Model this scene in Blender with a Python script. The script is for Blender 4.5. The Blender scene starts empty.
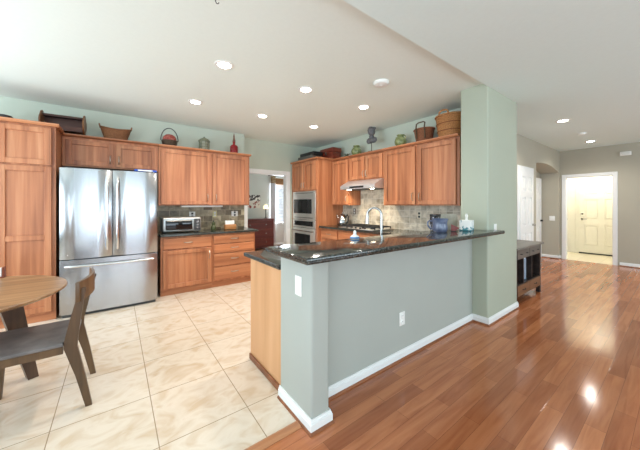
import bpy, bmesh, math, random
from math import sin, cos, pi, radians, atan2
from mathutils import Vector, Matrix
random.seed(7)
SC = bpy.context.scene
COL = SC.collection

# ------------------------------------------------------------------ camera
cam_d = bpy.data.cameras.new('camera')
cam_d.sensor_width = 36.0
cam_d.lens = 273.3 / 640.0 * 36.0
cam_d.shift_y = -20.5 / 640.0
cam_d.clip_start = 0.05
cam = bpy.data.objects.new('camera', cam_d)
COL.objects.link(cam)
cam.location = (0, 0, 1.36)
cam.rotation_euler = (radians(90), 0, radians(53.25 - 90))
SC.camera = cam

# ------------------------------------------------------------------ world
w = bpy.data.worlds.new('daylight')
SC.world = w
w.use_nodes = True
bgn = w.node_tree.nodes['Background']
bgn.inputs['Color'].default_value = (0.80, 0.90, 1.0, 1)
bgn.inputs['Strength'].default_value = 0.5

# ------------------------------------------------------------------ window daylight (in the openings)
def area(name, loc, rot, sx, sy, power, col):
    d = bpy.data.lights.new(name, 'AREA')
    d.shape = 'RECTANGLE'; d.size = sx; d.size_y = sy
    d.energy = power; d.color = col
    o = bpy.data.objects.new(name, d)
    COL.objects.link(o); o.location = loc; o.rotation_euler = rot
    return o
DAY = (0.80, 0.92, 1.0)
DAY_N = (0.72, 0.88, 1.0)
# daylight comes through the openings partly from the bright ground outside, so it is tilted a little upward
area('nook_window_daylight', (-2.62, 2.9, 1.45), (0, radians(-98), 0), 1.9, 3.2, 76, (0.72, 0.88, 1.0))
area('patio_door_daylight', (0.2, -4.42, 1.25), (radians(130), 0, 0), 3.6, 2.1, 76, DAY_N)
area('living_window_daylight', (5.2, -4.42, 1.35), (radians(130), 0, 0), 3.6, 1.9, 96, DAY_N)
area('side_window_daylight', (-2.62, -2.0, 1.3), (0, radians(-126), 0), 2.0, 3.0, 72, DAY_N)
area('far_room_daylight', (4.44, 8.22, 1.5), (radians(-90), 0, 0), 0.55, 1.5, 55, DAY)

SC.view_settings.view_transform = 'Standard'
SC.view_settings.look = 'None'
SC.view_settings.gamma = 1.0
SC.view_settings.use_curve_mapping = False
SC.view_settings.exposure = 0.73

# ------------------------------------------------------------------ materials
def srgb(r, g, b):
    f = lambda c: (c / 255 / 12.92) if c / 255 <= 0.04045 else ((c / 255 + 0.055) / 1.055) ** 2.4
    return (f(r), f(g), f(b), 1.0)

class NT:
    def __init__(s, name):
        s.m = bpy.data.materials.new(name); s.m.use_nodes = True
        s.t = s.m.node_tree; s.b = s.t.nodes['Principled BSDF']
    def n(s, kind, **kw):
        nd = s.t.nodes.new(kind)
        for k, v in kw.items():
            if k in nd.inputs: nd.inputs[k].default_value = v
            else: setattr(nd, k, v)
        return nd
    def l(s, a, b): s.t.links.new(a, b)
    def mapping(s, scale=(1, 1, 1), loc=(0, 0, 0), coord='Object', rnd=False):
        tc = s.n('ShaderNodeTexCoord'); mp = s.n('ShaderNodeMapping')
        mp.inputs['Scale'].default_value = scale; mp.inputs['Location'].default_value = loc
        src = tc.outputs[coord]
        if rnd:
            oi = s.n('ShaderNodeObjectInfo'); vm = s.n('ShaderNodeVectorMath', operation='SCALE')
            cb = s.n('ShaderNodeCombineXYZ')
            s.l(oi.outputs['Random'], cb.inputs[0]); s.l(oi.outputs['Random'], cb.inputs[1]); s.l(oi.outputs['Random'], cb.inputs[2])
            s.l(cb.outputs[0], vm.inputs[0]); vm.inputs['Scale'].default_value = 37.0
            ad = s.n('ShaderNodeVectorMath', operation='ADD')
            s.l(src, ad.inputs[0]); s.l(vm.outputs[0], ad.inputs[1]); src = ad.outputs[0]
        s.l(src, mp.inputs['Vector'])
        return mp.outputs['Vector']
    def ramp(s, fac, stops):
        r = s.n('ShaderNodeValToRGB'); e = r.color_ramp.elements
        while len(e) < len(stops): e.new(0.5)
        for i, (p, c) in enumerate(stops): e[i].position = p; e[i].color = c
        s.l(fac, r.inputs['Fac']); return r.outputs['Color']
    def mix(s, a, b, fac, blend='MIX'):
        m = s.n('ShaderNodeMix', data_type='RGBA', blend_type=blend)
        def put(sock, v):
            if hasattr(v, 'is_output'): s.l(v, sock)
            else: sock.default_value = v
        put(m.inputs[6], a); put(m.inputs[7], b); put(m.inputs[0], fac)
        return m.outputs[2]
    def bump(s, h, strength=0.2, dist=0.01):
        b = s.n('ShaderNodeBump'); b.inputs['Strength'].default_value = strength; b.inputs['Distance'].default_value = dist
        s.l(h, b.inputs['Height']); s.l(b.outputs['Normal'], s.b.inputs['Normal'])
    def swz(s, vec, order):
        a = s.n('ShaderNodeSeparateXYZ'); c = s.n('ShaderNodeCombineXYZ'); s.l(vec, a.inputs[0])
        for i, k in enumerate(order): s.l(a.outputs['xyz'.index(k)], c.inputs[i])
        return c.outputs[0]

def plain(name, col, rough=0.5, metal=0.0, noise=0.06, nscale=9.0, bump=0.0, emit=None, trans=0.0, coat=0.0):
    t = NT(name)
    ns = t.n('ShaderNodeTexNoise'); ns.inputs['Scale'].default_value = nscale; ns.inputs['Detail'].default_value = 4
    t.l(t.mapping(), ns.inputs['Vector'])
    lo = tuple(c * (1 - noise) for c in col[:3]) + (1,); hi = tuple(min(1, c * (1 + noise)) for c in col[:3]) + (1,)
    t.l(t.ramp(ns.outputs['Fac'], [(0.3, lo), (0.7, hi)]), t.b.inputs['Base Color'])
    t.b.inputs['Roughness'].default_value = rough; t.b.inputs['Metallic'].default_value = metal
    t.b.inputs['Transmission Weight'].default_value = trans
    t.b.inputs['Coat Weight'].default_value = coat
    if bump: t.bump(ns.outputs['Fac'], bump)
    if emit:
        t.b.inputs['Emission Color'].default_value = emit[0]; t.b.inputs['Emission Strength'].default_value = emit[1]
    return t.m

def wood(name, dark, mid, light, axis='z', rough=0.38, freq=22.0, boards=0.0):
    t = NT(name)
    sc = {'x': (1.0, freq, freq), 'y': (freq, 1.0, freq), 'z': (freq, freq, 1.0)}[axis]
    v = t.mapping(scale=sc, rnd=True)
    n1 = t.n('ShaderNodeTexNoise'); n1.inputs['Scale'].default_value = 1.0; n1.inputs['Detail'].default_value = 5; n1.inputs['Distortion'].default_value = 0.4
    t.l(v, n1.inputs['Vector'])
    n2 = t.n('ShaderNodeTexNoise'); n2.inputs['Scale'].default_value = 0.35; n2.inputs['Detail'].default_value = 2
    t.l(v, n2.inputs['Vector'])
    a = t.n('ShaderNodeMath', operation='ADD'); t.l(n1.outputs['Fac'], a.inputs[0]); t.l(n2.outputs['Fac'], a.inputs[1])
    h = t.n('ShaderNodeMath', operation='MULTIPLY'); t.l(a.outputs[0], h.inputs[0]); h.inputs[1].default_value = 0.5
    c = t.ramp(h.outputs[0], [(0.30, dark), (0.5, mid), (0.70, light)])
    oi = t.n('ShaderNodeObjectInfo'); mr = t.n('ShaderNodeMapRange')
    t.l(oi.outputs['Random'], mr.inputs[0]); mr.inputs[3].default_value = 0.90; mr.inputs[4].default_value = 1.08
    hs = t.n('ShaderNodeHueSaturation'); t.l(c, hs.inputs['Color']); t.l(mr.outputs[0], hs.inputs['Value'])
    out = hs.outputs[0]
    if boards:      # boards of slightly different tone glued side by side
        tc = t.n('ShaderNodeTexCoord'); sp = t.n('ShaderNodeSeparateXYZ'); t.l(tc.outputs['Object'], sp.inputs[0])
        m1 = t.n('ShaderNodeMath', operation='MULTIPLY_ADD'); t.l(sp.outputs[0 if axis == 'z' else 2], m1.inputs[0]); m1.inputs[1].default_value = 1 / boards
        t.l(oi.outputs['Random'], m1.inputs[2])
        fl = t.n('ShaderNodeMath', operation='FLOOR'); t.l(m1.outputs[0], fl.inputs[0])
        ad = t.n('ShaderNodeMath', operation='MULTIPLY_ADD'); t.l(oi.outputs['Random'], ad.inputs[0]); ad.inputs[1].default_value = 91.0; t.l(fl.outputs[0], ad.inputs[2])
        wn = t.n('ShaderNodeTexWhiteNoise', noise_dimensions='1D'); t.l(ad.outputs[0], wn.inputs['W'])
        m2 = t.n('ShaderNodeMapRange'); t.l(wn.outputs['Value'], m2.inputs[0]); m2.inputs[3].default_value = 0.84; m2.inputs[4].default_value = 1.14
        h2 = t.n('ShaderNodeHueSaturation'); t.l(out, h2.inputs['Color']); t.l(m2.outputs[0], h2.inputs['Value']); out = h2.outputs[0]
    t.l(out, t.b.inputs['Base Color'])
    t.b.inputs['Roughness'].default_value = rough
    t.bump(n1.outputs['Fac'], 0.05, 0.004)
    return t.m

def brick_mat(name, order, loc, bw, rh, mortar, c1, c2, cm, rough, offset=0.5, vein=None, bump=0.3, extra=None, coat=0.0):
    """tiles or planks whose size and joints are fixed in metres"""
    t = NT(name)
    base = t.mapping(loc=loc)
    v = t.swz(base, order)
    bk = t.n('ShaderNodeTexBrick'); bk.offset = offset; bk.offset_frequency = 2; bk.squash = 1.0
    bk.inputs['Color1'].default_value = c1; bk.inputs['Color2'].default_value = c2; bk.inputs['Mortar'].default_value = cm
    bk.inputs['Scale'].default_value = 1.0; bk.inputs['Brick Width'].default_value = bw; bk.inputs['Row Height'].default_value = rh
    bk.inputs['Mortar Size'].default_value = mortar; bk.inputs['Mortar Smooth'].default_value = 0.1; bk.inputs['Bias'].default_value = 0.0
    t.l(v, bk.inputs['Vector'])
    col = bk.outputs['Color']
    if vein:
        sc, stops, amt = vein
        mp = t.n('ShaderNodeMapping'); mp.inputs['Scale'].default_value = sc; t.l(v, mp.inputs['Vector'])
        ns = t.n('ShaderNodeTexNoise'); ns.inputs['Scale'].default_value = 1.0; ns.inputs['Detail'].default_value = 7; ns.inputs['Distortion'].default_value = 0.8
        t.l(mp.outputs[0], ns.inputs['Vector'])
        vc = t.ramp(ns.outputs['Fac'], stops)
        inv = t.n('ShaderNodeMath', operation='SUBTRACT'); inv.inputs[0].default_value = 1.0; t.l(bk.outputs['Fac'], inv.inputs[1])
        ml = t.n('ShaderNodeMath', operation='MULTIPLY'); t.l(inv.outputs[0], ml.inputs[0]); ml.inputs[1].default_value = amt
        col = t.mix(col, vc, ml.outputs[0], 'MULTIPLY')
    t.l(col, t.b.inputs['Base Color'])
    t.b.inputs['Roughness'].default_value = rough
    t.b.inputs['Coat Weight'].default_value = coat
    inv2 = t.n('ShaderNodeMath', operation='SUBTRACT'); inv2.inputs[0].default_value = 1.0; t.l(bk.outputs['Fac'], inv2.inputs[1])
    t.bump(inv2.outputs[0], bump, 0.003)
    return t.m

def granite(name):
    t = NT(name)
    v = t.mapping()
    n1 = t.n('ShaderNodeTexNoise'); n1.inputs['Scale'].default_value = 90; n1.inputs['Detail'].default_value = 4; t.l(v, n1.inputs['Vector'])
    n2 = t.n('ShaderNodeTexVoronoi'); n2.inputs['Scale'].default_value = 160; t.l(v, n2.inputs['Vector'])
    c = t.ramp(n1.outputs['Fac'], [(0.32, (0.016, 0.018, 0.015, 1)), (0.52, (0.032, 0.034, 0.029, 1)), (0.68, (0.16, 0.16, 0.135, 1))])
    c2 = t.ramp(n2.outputs['Distance'], [(0.0, (0.13, 0.13, 0.11, 1)), (0.25, (0.02, 0.022, 0.02, 1))])
    t.l(t.mix(c, c2, 0.3), t.b.inputs['Base Color'])
    t.b.inputs['Roughness'].default_value = 0.09
    t.b.inputs['IOR'].default_value = 1.6
    return t.m

def steel(name, col=(0.62, 0.62, 0.63, 1), rough=0.24, axis='z'):
    t = NT(name)
    sc = {'z': (220, 220, 1.5), 'x': (1.5, 220, 220), 'y': (220, 1.5, 220)}[axis]
    ns = t.n('ShaderNodeTexNoise'); ns.inputs['Scale'].default_value = 1.0; ns.inputs['Detail'].default_value = 2
    t.l(t.mapping(scale=sc), ns.inputs['Vector'])
    t.l(t.ramp(ns.outputs['Fac'], [(0.3, tuple(c * 0.93 for c in col[:3]) + (1,)), (0.7, col)]), t.b.inputs['Base Color'])
    t.b.inputs['Metallic'].default_value = 1.0; t.b.inputs['Roughness'].default_value = rough
    return t.m

def weave(name, dark, light, sx=60, sz=70):
    t = NT(name)
    v = t.mapping()
    w1 = t.n('ShaderNodeTexWave', bands_direction='Z'); w1.inputs['Scale'].default_value = sz / 6.0; w1.inputs['Distortion'].default_value = 1.5; w1.inputs['Detail'].default_value = 2; w1.inputs['Detail Scale'].default_value = 3
    t.l(v, w1.inputs['Vector'])
    ns = t.n('ShaderNodeTexNoise'); ns.inputs['Scale'].default_value = sx; t.l(v, ns.inputs['Vector'])
    a = t.n('ShaderNodeMath', operation='MULTIPLY'); t.l(w1.outputs['Fac'], a.inputs[0]); t.l(ns.outputs['Fac'], a.inputs[1])
    b = t.n('ShaderNodeMath', operation='ADD'); t.l(a.outputs[0], b.inputs[0]); b.inputs[1].default_value = 0.1
    t.l(t.ramp(b.outputs[0], [(0.12, dark), (0.6, light)]), t.b.inputs['Base Color'])
    t.b.inputs['Roughness'].default_value = 0.65
    t.bump(b.outputs[0], 0.8, 0.01)
    return t.m

def speckle(name, base, spot, scale=40, thr=0.55, rough=0.4, soft=0.08):
    t = NT(name)
    ns = t.n('ShaderNodeTexNoise'); ns.inputs['Scale'].default_value = scale; ns.inputs['Detail'].default_value = 3
    t.l(t.mapping(), ns.inputs['Vector'])
    t.l(t.ramp(ns.outputs['Fac'], [(thr - soft, base), (thr + soft, spot)]), t.b.inputs['Base Color'])
    t.b.inputs['Roughness'].default_value = rough
    return t.m

M = {}
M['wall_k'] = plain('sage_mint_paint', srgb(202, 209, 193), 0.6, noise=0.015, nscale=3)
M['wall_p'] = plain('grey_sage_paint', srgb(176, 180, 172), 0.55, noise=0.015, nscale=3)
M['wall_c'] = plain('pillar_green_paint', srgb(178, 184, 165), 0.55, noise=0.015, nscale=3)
M['wall_h'] = plain('taupe_paint', srgb(180, 174, 157), 0.6, noise=0.015, nscale=3)
M['wall_far'] = plain('pale_grey_paint', srgb(208, 208, 202), 0.6, noise=0.015, nscale=3)
M['ceil'] = plain('ceiling_cooled_white', srgb(236, 243, 236), 0.7, noise=0.01, nscale=30, bump=0.03)  # white ceiling, cool tint in the colour offsets warm light bounced off the floors
M['ceil_l'] = plain('ceiling_cooled_white_living', srgb(230, 245, 242), 0.7, noise=0.01, nscale=30, bump=0.03)  # same white, tinted further to cancel pink bounce light from the wood floor
M['white'] = plain('trim_white', srgb(238, 238, 236), 0.4, noise=0.01)
M['cream'] = plain('cream_door_paint', srgb(240, 236, 222), 0.35, noise=0.01)
M['oak_d'] = wood('cabinet_cherry', srgb(140, 80, 50), srgb(186, 119, 80), srgb(210, 147, 105), boards=0.085)
M['oak_x'] = wood('cabinet_cherry_rail', srgb(140, 80, 50), srgb(185, 118, 79), srgb(208, 145, 103), axis='x', boards=0.12)
M['oak_panel'] = wood('peninsula_panel_maple', srgb(196, 140, 95), srgb(214, 160, 113), srgb(224, 174, 128), freq=9)
M['shoe'] = wood('oak_shoe_moulding', srgb(104, 60, 36), srgb(140, 84, 52), srgb(166, 106, 68), axis='x')
M['strip'] = wood('oak_threshold', srgb(150, 96, 62), srgb(184, 124, 84), srgb(204, 148, 106), axis='x')
M['granite'] = granite('dark_granite')
M['steel'] = steel('brushed_stainless', (0.46, 0.46, 0.47, 1), 0.22)
M['steel_x'] = steel('brushed_stainless_horizontal', (0.86, 0.85, 0.83, 1), 0.42, axis='x')
M['chrome'] = steel('brushed_nickel', (0.46, 0.45, 0.43, 1), 0.26)
M['pull'] = steel('satin_pull', (0.50, 0.46, 0.40, 1), 0.3)
M['handle'] = steel('fridge_handle_steel', (0.75, 0.75, 0.76, 1), 0.18)
M['black'] = plain('black_plastic', (0.012, 0.012, 0.013, 1), 0.35)
M['blackglass'] = plain('black_glass', (0.01, 0.011, 0.012, 1), 0.06)
M['iron'] = plain('cast_iron', (0.02, 0.02, 0.022, 1), 0.55, bump=0.1)
M['dgrey'] = plain('dark_grey', srgb(70, 70, 70), 0.5)
M['plate'] = plain('white_plate', srgb(244, 243, 238), 0.35, noise=0.0)
M['tile'] = brick_mat('travertine_floor_tile', 'xyz', (-0.195 + 0.513 * 20, -1.765 + 0.513 * 20, 0), 0.513, 0.513, 0.0028,
                      srgb(220, 206, 188), srgb(226, 214, 199), srgb(160, 138, 112), 0.2, offset=0.0,
                      vein=((5.0, 7.0, 1), [(0.32, srgb(232, 214, 192)), (0.48, srgb(250, 246, 240)), (0.56, srgb(255, 253, 250)), (0.70, srgb(238, 224, 206))], 0.8), bump=0.1)
M['floorwood'] = brick_mat('red_oak_planks', 'xyz', (20.3, 20.07, 0), 0.85, 0.096, 0.0008,
                           srgb(208, 134, 90), srgb(166, 98, 63), srgb(106, 60, 38), 0.12, offset=0.37,
                           vein=((2.2, 26, 1), [(0.3, srgb(205, 182, 168)), (0.5, srgb(236, 228, 222)), (0.7, srgb(255, 255, 255))], 0.7), bump=0.08)
M['floorfar'] = M['floorwood']
M['entrytile'] = brick_mat('pale_entry_tile', 'xyz', (20, 20, 0), 0.40, 0.40, 0.003, srgb(226, 214, 188), srgb(232, 222, 200), srgb(200, 186, 160), 0.25, offset=0.0)
M['splash_l'] = brick_mat('slate_backsplash_left', 'xzy', (20.05, 20 - 0.914 + 0.02, 0), 0.155, 0.105, 0.004,
                          srgb(112, 98, 74), srgb(212, 200, 172), srgb(176, 164, 140), 0.4, offset=0.5,
                          vein=((9, 9, 9), [(0.3, srgb(150, 140, 120)), (0.6, srgb(255, 250, 240))], 0.8))
M['splash_r'] = brick_mat('slate_backsplash_right', 'yzx', (20.03, 20 - 0.914, 0), 0.105, 0.105, 0.004,
                          srgb(196, 188, 172), srgb(236, 228, 212), srgb(220, 212, 196), 0.4, offset=0.0,
                          vein=((9, 9, 9), [(0.3, srgb(170, 158, 140)), (0.6, srgb(255, 250, 242))], 0.8))
M['led'] = plain('lamp_diffuser', (1, 1, 1, 1), 0.5, noise=0, emit=((1.0, 0.93, 0.80, 1), 18.0))
M['table'] = wood('table_oak', srgb(98, 68, 44), srgb(144, 107, 73), srgb(176, 138, 100), axis='x', freq=34, rough=0.35)
M['tableleg'] = wood('walnut_leg', srgb(62, 44, 34), srgb(88, 64, 48), srgb(110, 82, 62))
M['chairwood'] = wood('chair_walnut', srgb(66, 46, 28), srgb(96, 70, 45), srgb(118, 90, 60), rough=0.4)
M['seat'] = speckle('grey_seat_fabric', srgb(94, 88, 87), srgb(122, 115, 113), 9, 0.5, 0.6, 0.2)

# ------------------------------------------------------------------ mesh builder
class MB:
    def __init__(s): s.bm = bmesh.new()
    def box(s, x0, x1, y0, y1, z0, z1, bev=0.0, seg=1, mat=None):
        vs = [s.bm.verts.new((x, y, z)) for x in (x0, x1) for y in (y0, y1) for z in (z0, z1)]
        fs = [s.bm.faces.new([vs[i] for i in q]) for q in ((0, 1, 3, 2), (4, 6, 7, 5), (0, 4, 5, 1), (2, 3, 7, 6), (0, 2, 6, 4), (1, 5, 7, 3))]
        if bev > 0:
            es = list({e for f in fs for e in f.edges})
            r = bmesh.ops.bevel(s.bm, geom=es, offset=bev, segments=seg, affect='EDGES', profile=0.5)
            if mat is not None:
                for f in r['faces']: f.material_index = mat
        if mat is not None:
            for f in fs:
                if f.is_valid: f.material_index = mat
        return s
    def prism(s, pts, z0, z1, bev=0.0, seg=2):
        """pts: xy outline, extruded in z"""
        a = [s.bm.verts.new((x, y, z0)) for x, y in pts]; b = [s.bm.verts.new((x, y, z1)) for x, y in pts]
        n = len(pts)
        fs = [s.bm.faces.new(a[::-1]), s.bm.faces.new(b)]
        for i in range(n): fs.append(s.bm.faces.new((a[i], a[(i + 1) % n], b[(i + 1) % n], b[i])))
        if bev > 0:
            es = list({e for f in fs[:2] for e in f.edges})
            bmesh.ops.bevel(s.bm, geom=es, offset=bev, segments=seg, affect='EDGES', profile=0.5)
        return s
    def extr(s, pts, d0, d1, axis='y'):
        """pts: (u, z) outline; extruded along the given axis"""
        mk = (lambda u, z, d: (u, d, z)) if axis == 'y' else (lambda u, z, d: (d, u, z))
        a = [s.bm.verts.new(mk(u, z, d0)) for u, z in pts]; b = [s.bm.verts.new(mk(u, z, d1)) for u, z in pts]
        n = len(pts)
        s.bm.faces.new(a); s.bm.faces.new(b[::-1])
        for i in range(n): s.bm.faces.new((a[(i + 1) % n], a[i], b[i], b[(i + 1) % n]))
        return s
    def tube(s, pts, r, n=8, closed=False, r2=None, flat=1.0):
        P = [Vector(p) for p in pts]; m = len(P); rings = []
        up = Vector((0, 0, 1)); prev = None
        for i in range(m):
            if closed: t = P[(i + 1) % m] - P[i - 1]
            else: t = P[min(i + 1, m - 1)] - P[max(i - 1, 0)]
            t.normalize()
            if prev is None:
                u = t.cross(up)
                if u.length < 1e-3: u = t.cross(Vector((1, 0, 0)))
            else:
                u = prev - t * prev.dot(t)
            u.normalize(); prev = u; v = t.cross(u)
            rr = r if r2 is None else r + (r2 - r) * i / (m - 1)
            rings.append([s.bm.verts.new(P[i] + u * (rr * cos(2 * pi * k / n)) + v * (rr * flat * sin(2 * pi * k / n))) for k in range(n)])
        for i in range(m if closed else m - 1):
            A, B = rings[i], rings[(i + 1) % m]
            for k in range(n): s.bm.faces.new((A[k], A[(k + 1) % n], B[(k + 1) % n], B[k]))
        if not closed:
            s.bm.faces.new(rings[0][::-1]); s.bm.faces.new(rings[-1])
        return s
    def lathe(s, prof, n=24, c=(0, 0), sx=1.0, sy=1.0, fn=None):
        rings = []
        for r, z in prof:
            ring = []
            for k in range(n):
                a = 2 * pi * k / n
                q = fn(a, r, z) if fn else (r * cos(a) * sx, r * sin(a) * sy, z)
                ring.append(s.bm.verts.new((c[0] + q[0], c[1] + q[1], q[2])))
            rings.append(ring)
        for i in range(len(rings) - 1):
            A, B = rings[i], rings[i + 1]
            for k in range(n): s.bm.faces.new((A[k], A[(k + 1) % n], B[(k + 1) % n], B[k]))
        s.bm.faces.new(rings[0][::-1]); s.bm.faces.new(rings[-1])
        return s
    def ball(s, c, r, sx=1, sy=1, sz=1, seg=12):
        mt = Matrix.Translation(c) @ Matrix.Diagonal((r * sx, r * sy, r * sz, 1))
        bmesh.ops.create_uvsphere(s.bm, u_segments=seg, v_segments=seg // 2 + 2, radius=1.0, matrix=mt)
        return s
    def build(s, name, mat, parent=None, smooth=True, angle=38):
        bmesh.ops.recalc_face_normals(s.bm, faces=s.bm.faces)
        me = bpy.data.meshes.new(name); s.bm.to_mesh(me); s.bm.free()
        for mt in (mat if isinstance(mat, (list, tuple)) else [mat]): me.materials.append(mt)
        if smooth:
            for p in me.polygons: p.use_smooth = True
            me.set_sharp_from_angle(angle=radians(angle))
        o = bpy.data.objects.new(name, me); COL.objects.link(o)
        if parent is not None: o.parent = parent
        return o

def thing(name, label, cat, loc=(0, 0, 0), rz=0.0, group=None):
    o = bpy.data.objects.new(name, None); COL.objects.link(o)
    o.empty_display_size = 0.05
    o.location = loc; o.rotation_euler = (0, 0, rz)
    return tag(o, label, cat, group)
def tag(o, label, cat, group=None):
    o['label'] = label; o['category'] = cat
    if group: o['group'] = group
    return o
def struct(name, mb, mat, smooth=False):
    o = mb.build(name, mat, None, smooth); o['kind'] = 'structure'; return o
def copy_tree(o, parent=None):
    c = o.copy(); COL.objects.link(c)
    if parent is not None: c.parent = parent
    for ch in list(o.children): copy_tree(ch, c)
    return c

# ================================================================== SETTING
HC, KC = 2.69, 2.735          # living / kitchen ceiling heights
# floors
struct('floor_tile', MB().box(-2.6, 1.15, 1.462, 5.43, -0.1, 0).box(1.15, 3.93, 1.9, 5.43, -0.1, 0), M['tile'])
struct('floor_wood', MB().box(-2.6, 1.15, -4.5, 1.40, -0.1, 0).box(1.15, 8.95, -4.5, 1.90, -0.1, 0).box(7.0, 8.95, 1.9, 2.75, -0.1, 0), M['floorwood'])
struct('floor_entry', MB().box(8.95, 10.6, 0.3, 2.2, -0.1, 0.0), M['entrytile'])
struct('floor_far_room', MB().box(1.0, 5.6, 5.43, 8.3, -0.1, 0.0), M['floorfar'])
struct('trim_threshold', MB().extr([(1.40, -0.05), (1.40, 0.004), (1.415, 0.011), (1.448, 0.011), (1.462, 0.004), (1.462, -0.05)], -2.6, 0.905, 'x'), M['strip'])
# ceilings
struct('ceiling_kitchen', MB().box(-2.6, 3.95, 1.337, 5.445, KC, KC + 0.1), M['ceil'])
struct('ceiling_living', MB().box(-2.6, 8.95, -4.5, 1.336, HC, HC + 0.145).box(4.1, 8.95, 1.336, 1.92, HC, HC + 0.145), M['ceil_l'])
struct('ceiling_far_room', MB().box(1.0, 5.6, 5.55, 8.3, 2.72, 2.82), M['ceil'])
struct('ceiling_entry', MB().box(9.07, 10.6, 0.3, 2.2, 2.6, 2.7), M['ceil'])
# kitchen walls
struct('wall_back', MB().box(-2.75, 2.03, 5.21, 5.43, 0, KC), M['wall_k'])
struct('wall_doorway', MB().box(1.0, 2.17, 5.432, 5.55, 0, KC).box(3.11, 4.05, 5.432, 5.55, 0, KC).box(2.17, 3.11, 5.432, 5.55, 2.03, KC), M['wall_k'])
struct('wall_right', MB().box(3.93, 4.228, 1.642, 5.43, 0, KC), M['wall_k'])
def rounded_rect(x0, x1, y0, y1, r, n=5):
    pts = []
    for cx, cy, a0 in ((x1 - r, y1 - r, 0), (x0 + r, y1 - r, 90), (x0 + r, y0 + r, 180), (x1 - r, y0 + r, 270)):
        for k in range(n + 1):
            a = radians(a0 + 90 * k / n); pts.append((cx + r * cos(a), cy + r * sin(a)))
    return pts
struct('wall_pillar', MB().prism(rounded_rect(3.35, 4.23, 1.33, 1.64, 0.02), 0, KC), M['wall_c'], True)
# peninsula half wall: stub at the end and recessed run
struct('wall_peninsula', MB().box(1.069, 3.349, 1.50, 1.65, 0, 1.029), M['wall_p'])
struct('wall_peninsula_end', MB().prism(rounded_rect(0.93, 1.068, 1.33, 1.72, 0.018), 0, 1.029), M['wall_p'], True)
# hall walls
AX0, AX1 = 7.13, 8.86
def arch_z(x):      # shallow lopsided arch through three measured heights
    p = ((7.126, 2.239), (7.89, 2.285), (8.877, 2.148)); z = 0
    for i in range(3):
        q = p[i][1]
        for j in range(3):
            if j != i: q *= (x - p[j][0]) / (p[i][0] - p[j][0])
        z += q
    return z
pts = [(4.23, 0), (AX0, 0)] + [(AX0 + (AX1 - AX0) * k / 20, arch_z(AX0 + (AX1 - AX0) * k / 20)) for k in range(21)]
pts += [(AX1, 0), (8.95, 0), (8.95, 2.74), (4.23, 2.74)]
struct('wall_hall', MB().extr(pts, 1.90, 2.27, 'y'), M['wall_h'])
struct('wall_alcove', MB().box(7.0, 8.95, 2.272, 2.46, 0, 2.5), M['wall_h'])
struct('wall_end', MB().box(8.952, 9.07, -4.5, 0.975, 0, 2.74).box(8.952, 9.07, 1.795, 2.85, 0, 2.74).box(8.952, 9.07, 0.975, 1.795, 2.03, 2.74), M['wall_h'])
struct('wall_entry', MB().box(10.46, 10.58, 0.3, 2.2, 0, 2.6).box(9.07, 10.46, 2.08, 2.2, 0, 2.6).box(9.07, 10.46, 0.3, 0.42, 0, 2.6), M['cream'])
# unseen side of the rooms, with the openings daylight comes through
struct('wall_left', MB().box(-2.75, -2.6, -4.5, -3.6, 0, 2.8).box(-2.75, -2.6, -0.4, 1.2, 0, 2.8).box(-2.75, -2.6, 4.6, 5.21, 0, 2.8)
       .box(-2.75, -2.6, 1.2, 4.6, 0, 0.45).box(-2.75, -2.6, 1.2, 4.6, 2.45, 2.8).box(-2.75, -2.6, -3.6, -0.4, 0, 0.3).box(-2.75, -2.6, -3.6, -0.4, 2.35, 2.8)
       .box(-2.72, -2.66, 2.86, 2.94, 0.45, 2.45).box(-2.72, -2.66, -2.03, -1.97, 0.3, 2.35), M['wall_p'])
struct('wall_front', MB().box(-2.75, -1.7, -4.65, -4.5, 0, 2.8).box(2.1, 3.3, -4.65, -4.5, 0, 2.8).box(7.1, 9.07, -4.65, -4.5, 0, 2.8)
       .box(-1.7, 2.1, -4.65, -4.5, 2.35, 2.8).box(3.3, 7.1, -4.65, -4.5, 0, 0.35).box(3.3, 7.1, -4.65, -4.5, 2.35, 2.8)
       .box(0.16, 0.24, -4.6, -4.54, 0, 2.35).box(5.17, 5.23, -4.6, -4.54, 0.35, 2.35), M['wall_p'])
# far room behind the kitchen doorway
struct('wall_far_room', MB().box(1.0, 4.12, 8.2, 8.32, 0, 2.72).box(4.75, 5.6, 8.2, 8.32, 0, 2.72).box(4.12, 4.75, 8.2, 8.32, 0, 0.7).box(4.12, 4.75, 8.2, 8.32, 2.28, 2.72)
       .box(0.88, 1.0, 5.55, 8.32, 0, 2.72).box(5.6, 5.72, 5.43, 8.32, 0, 2.72).box(4.05, 5.6, 5.43, 5.55, 0, 2.72), M['wall_far'])

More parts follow.
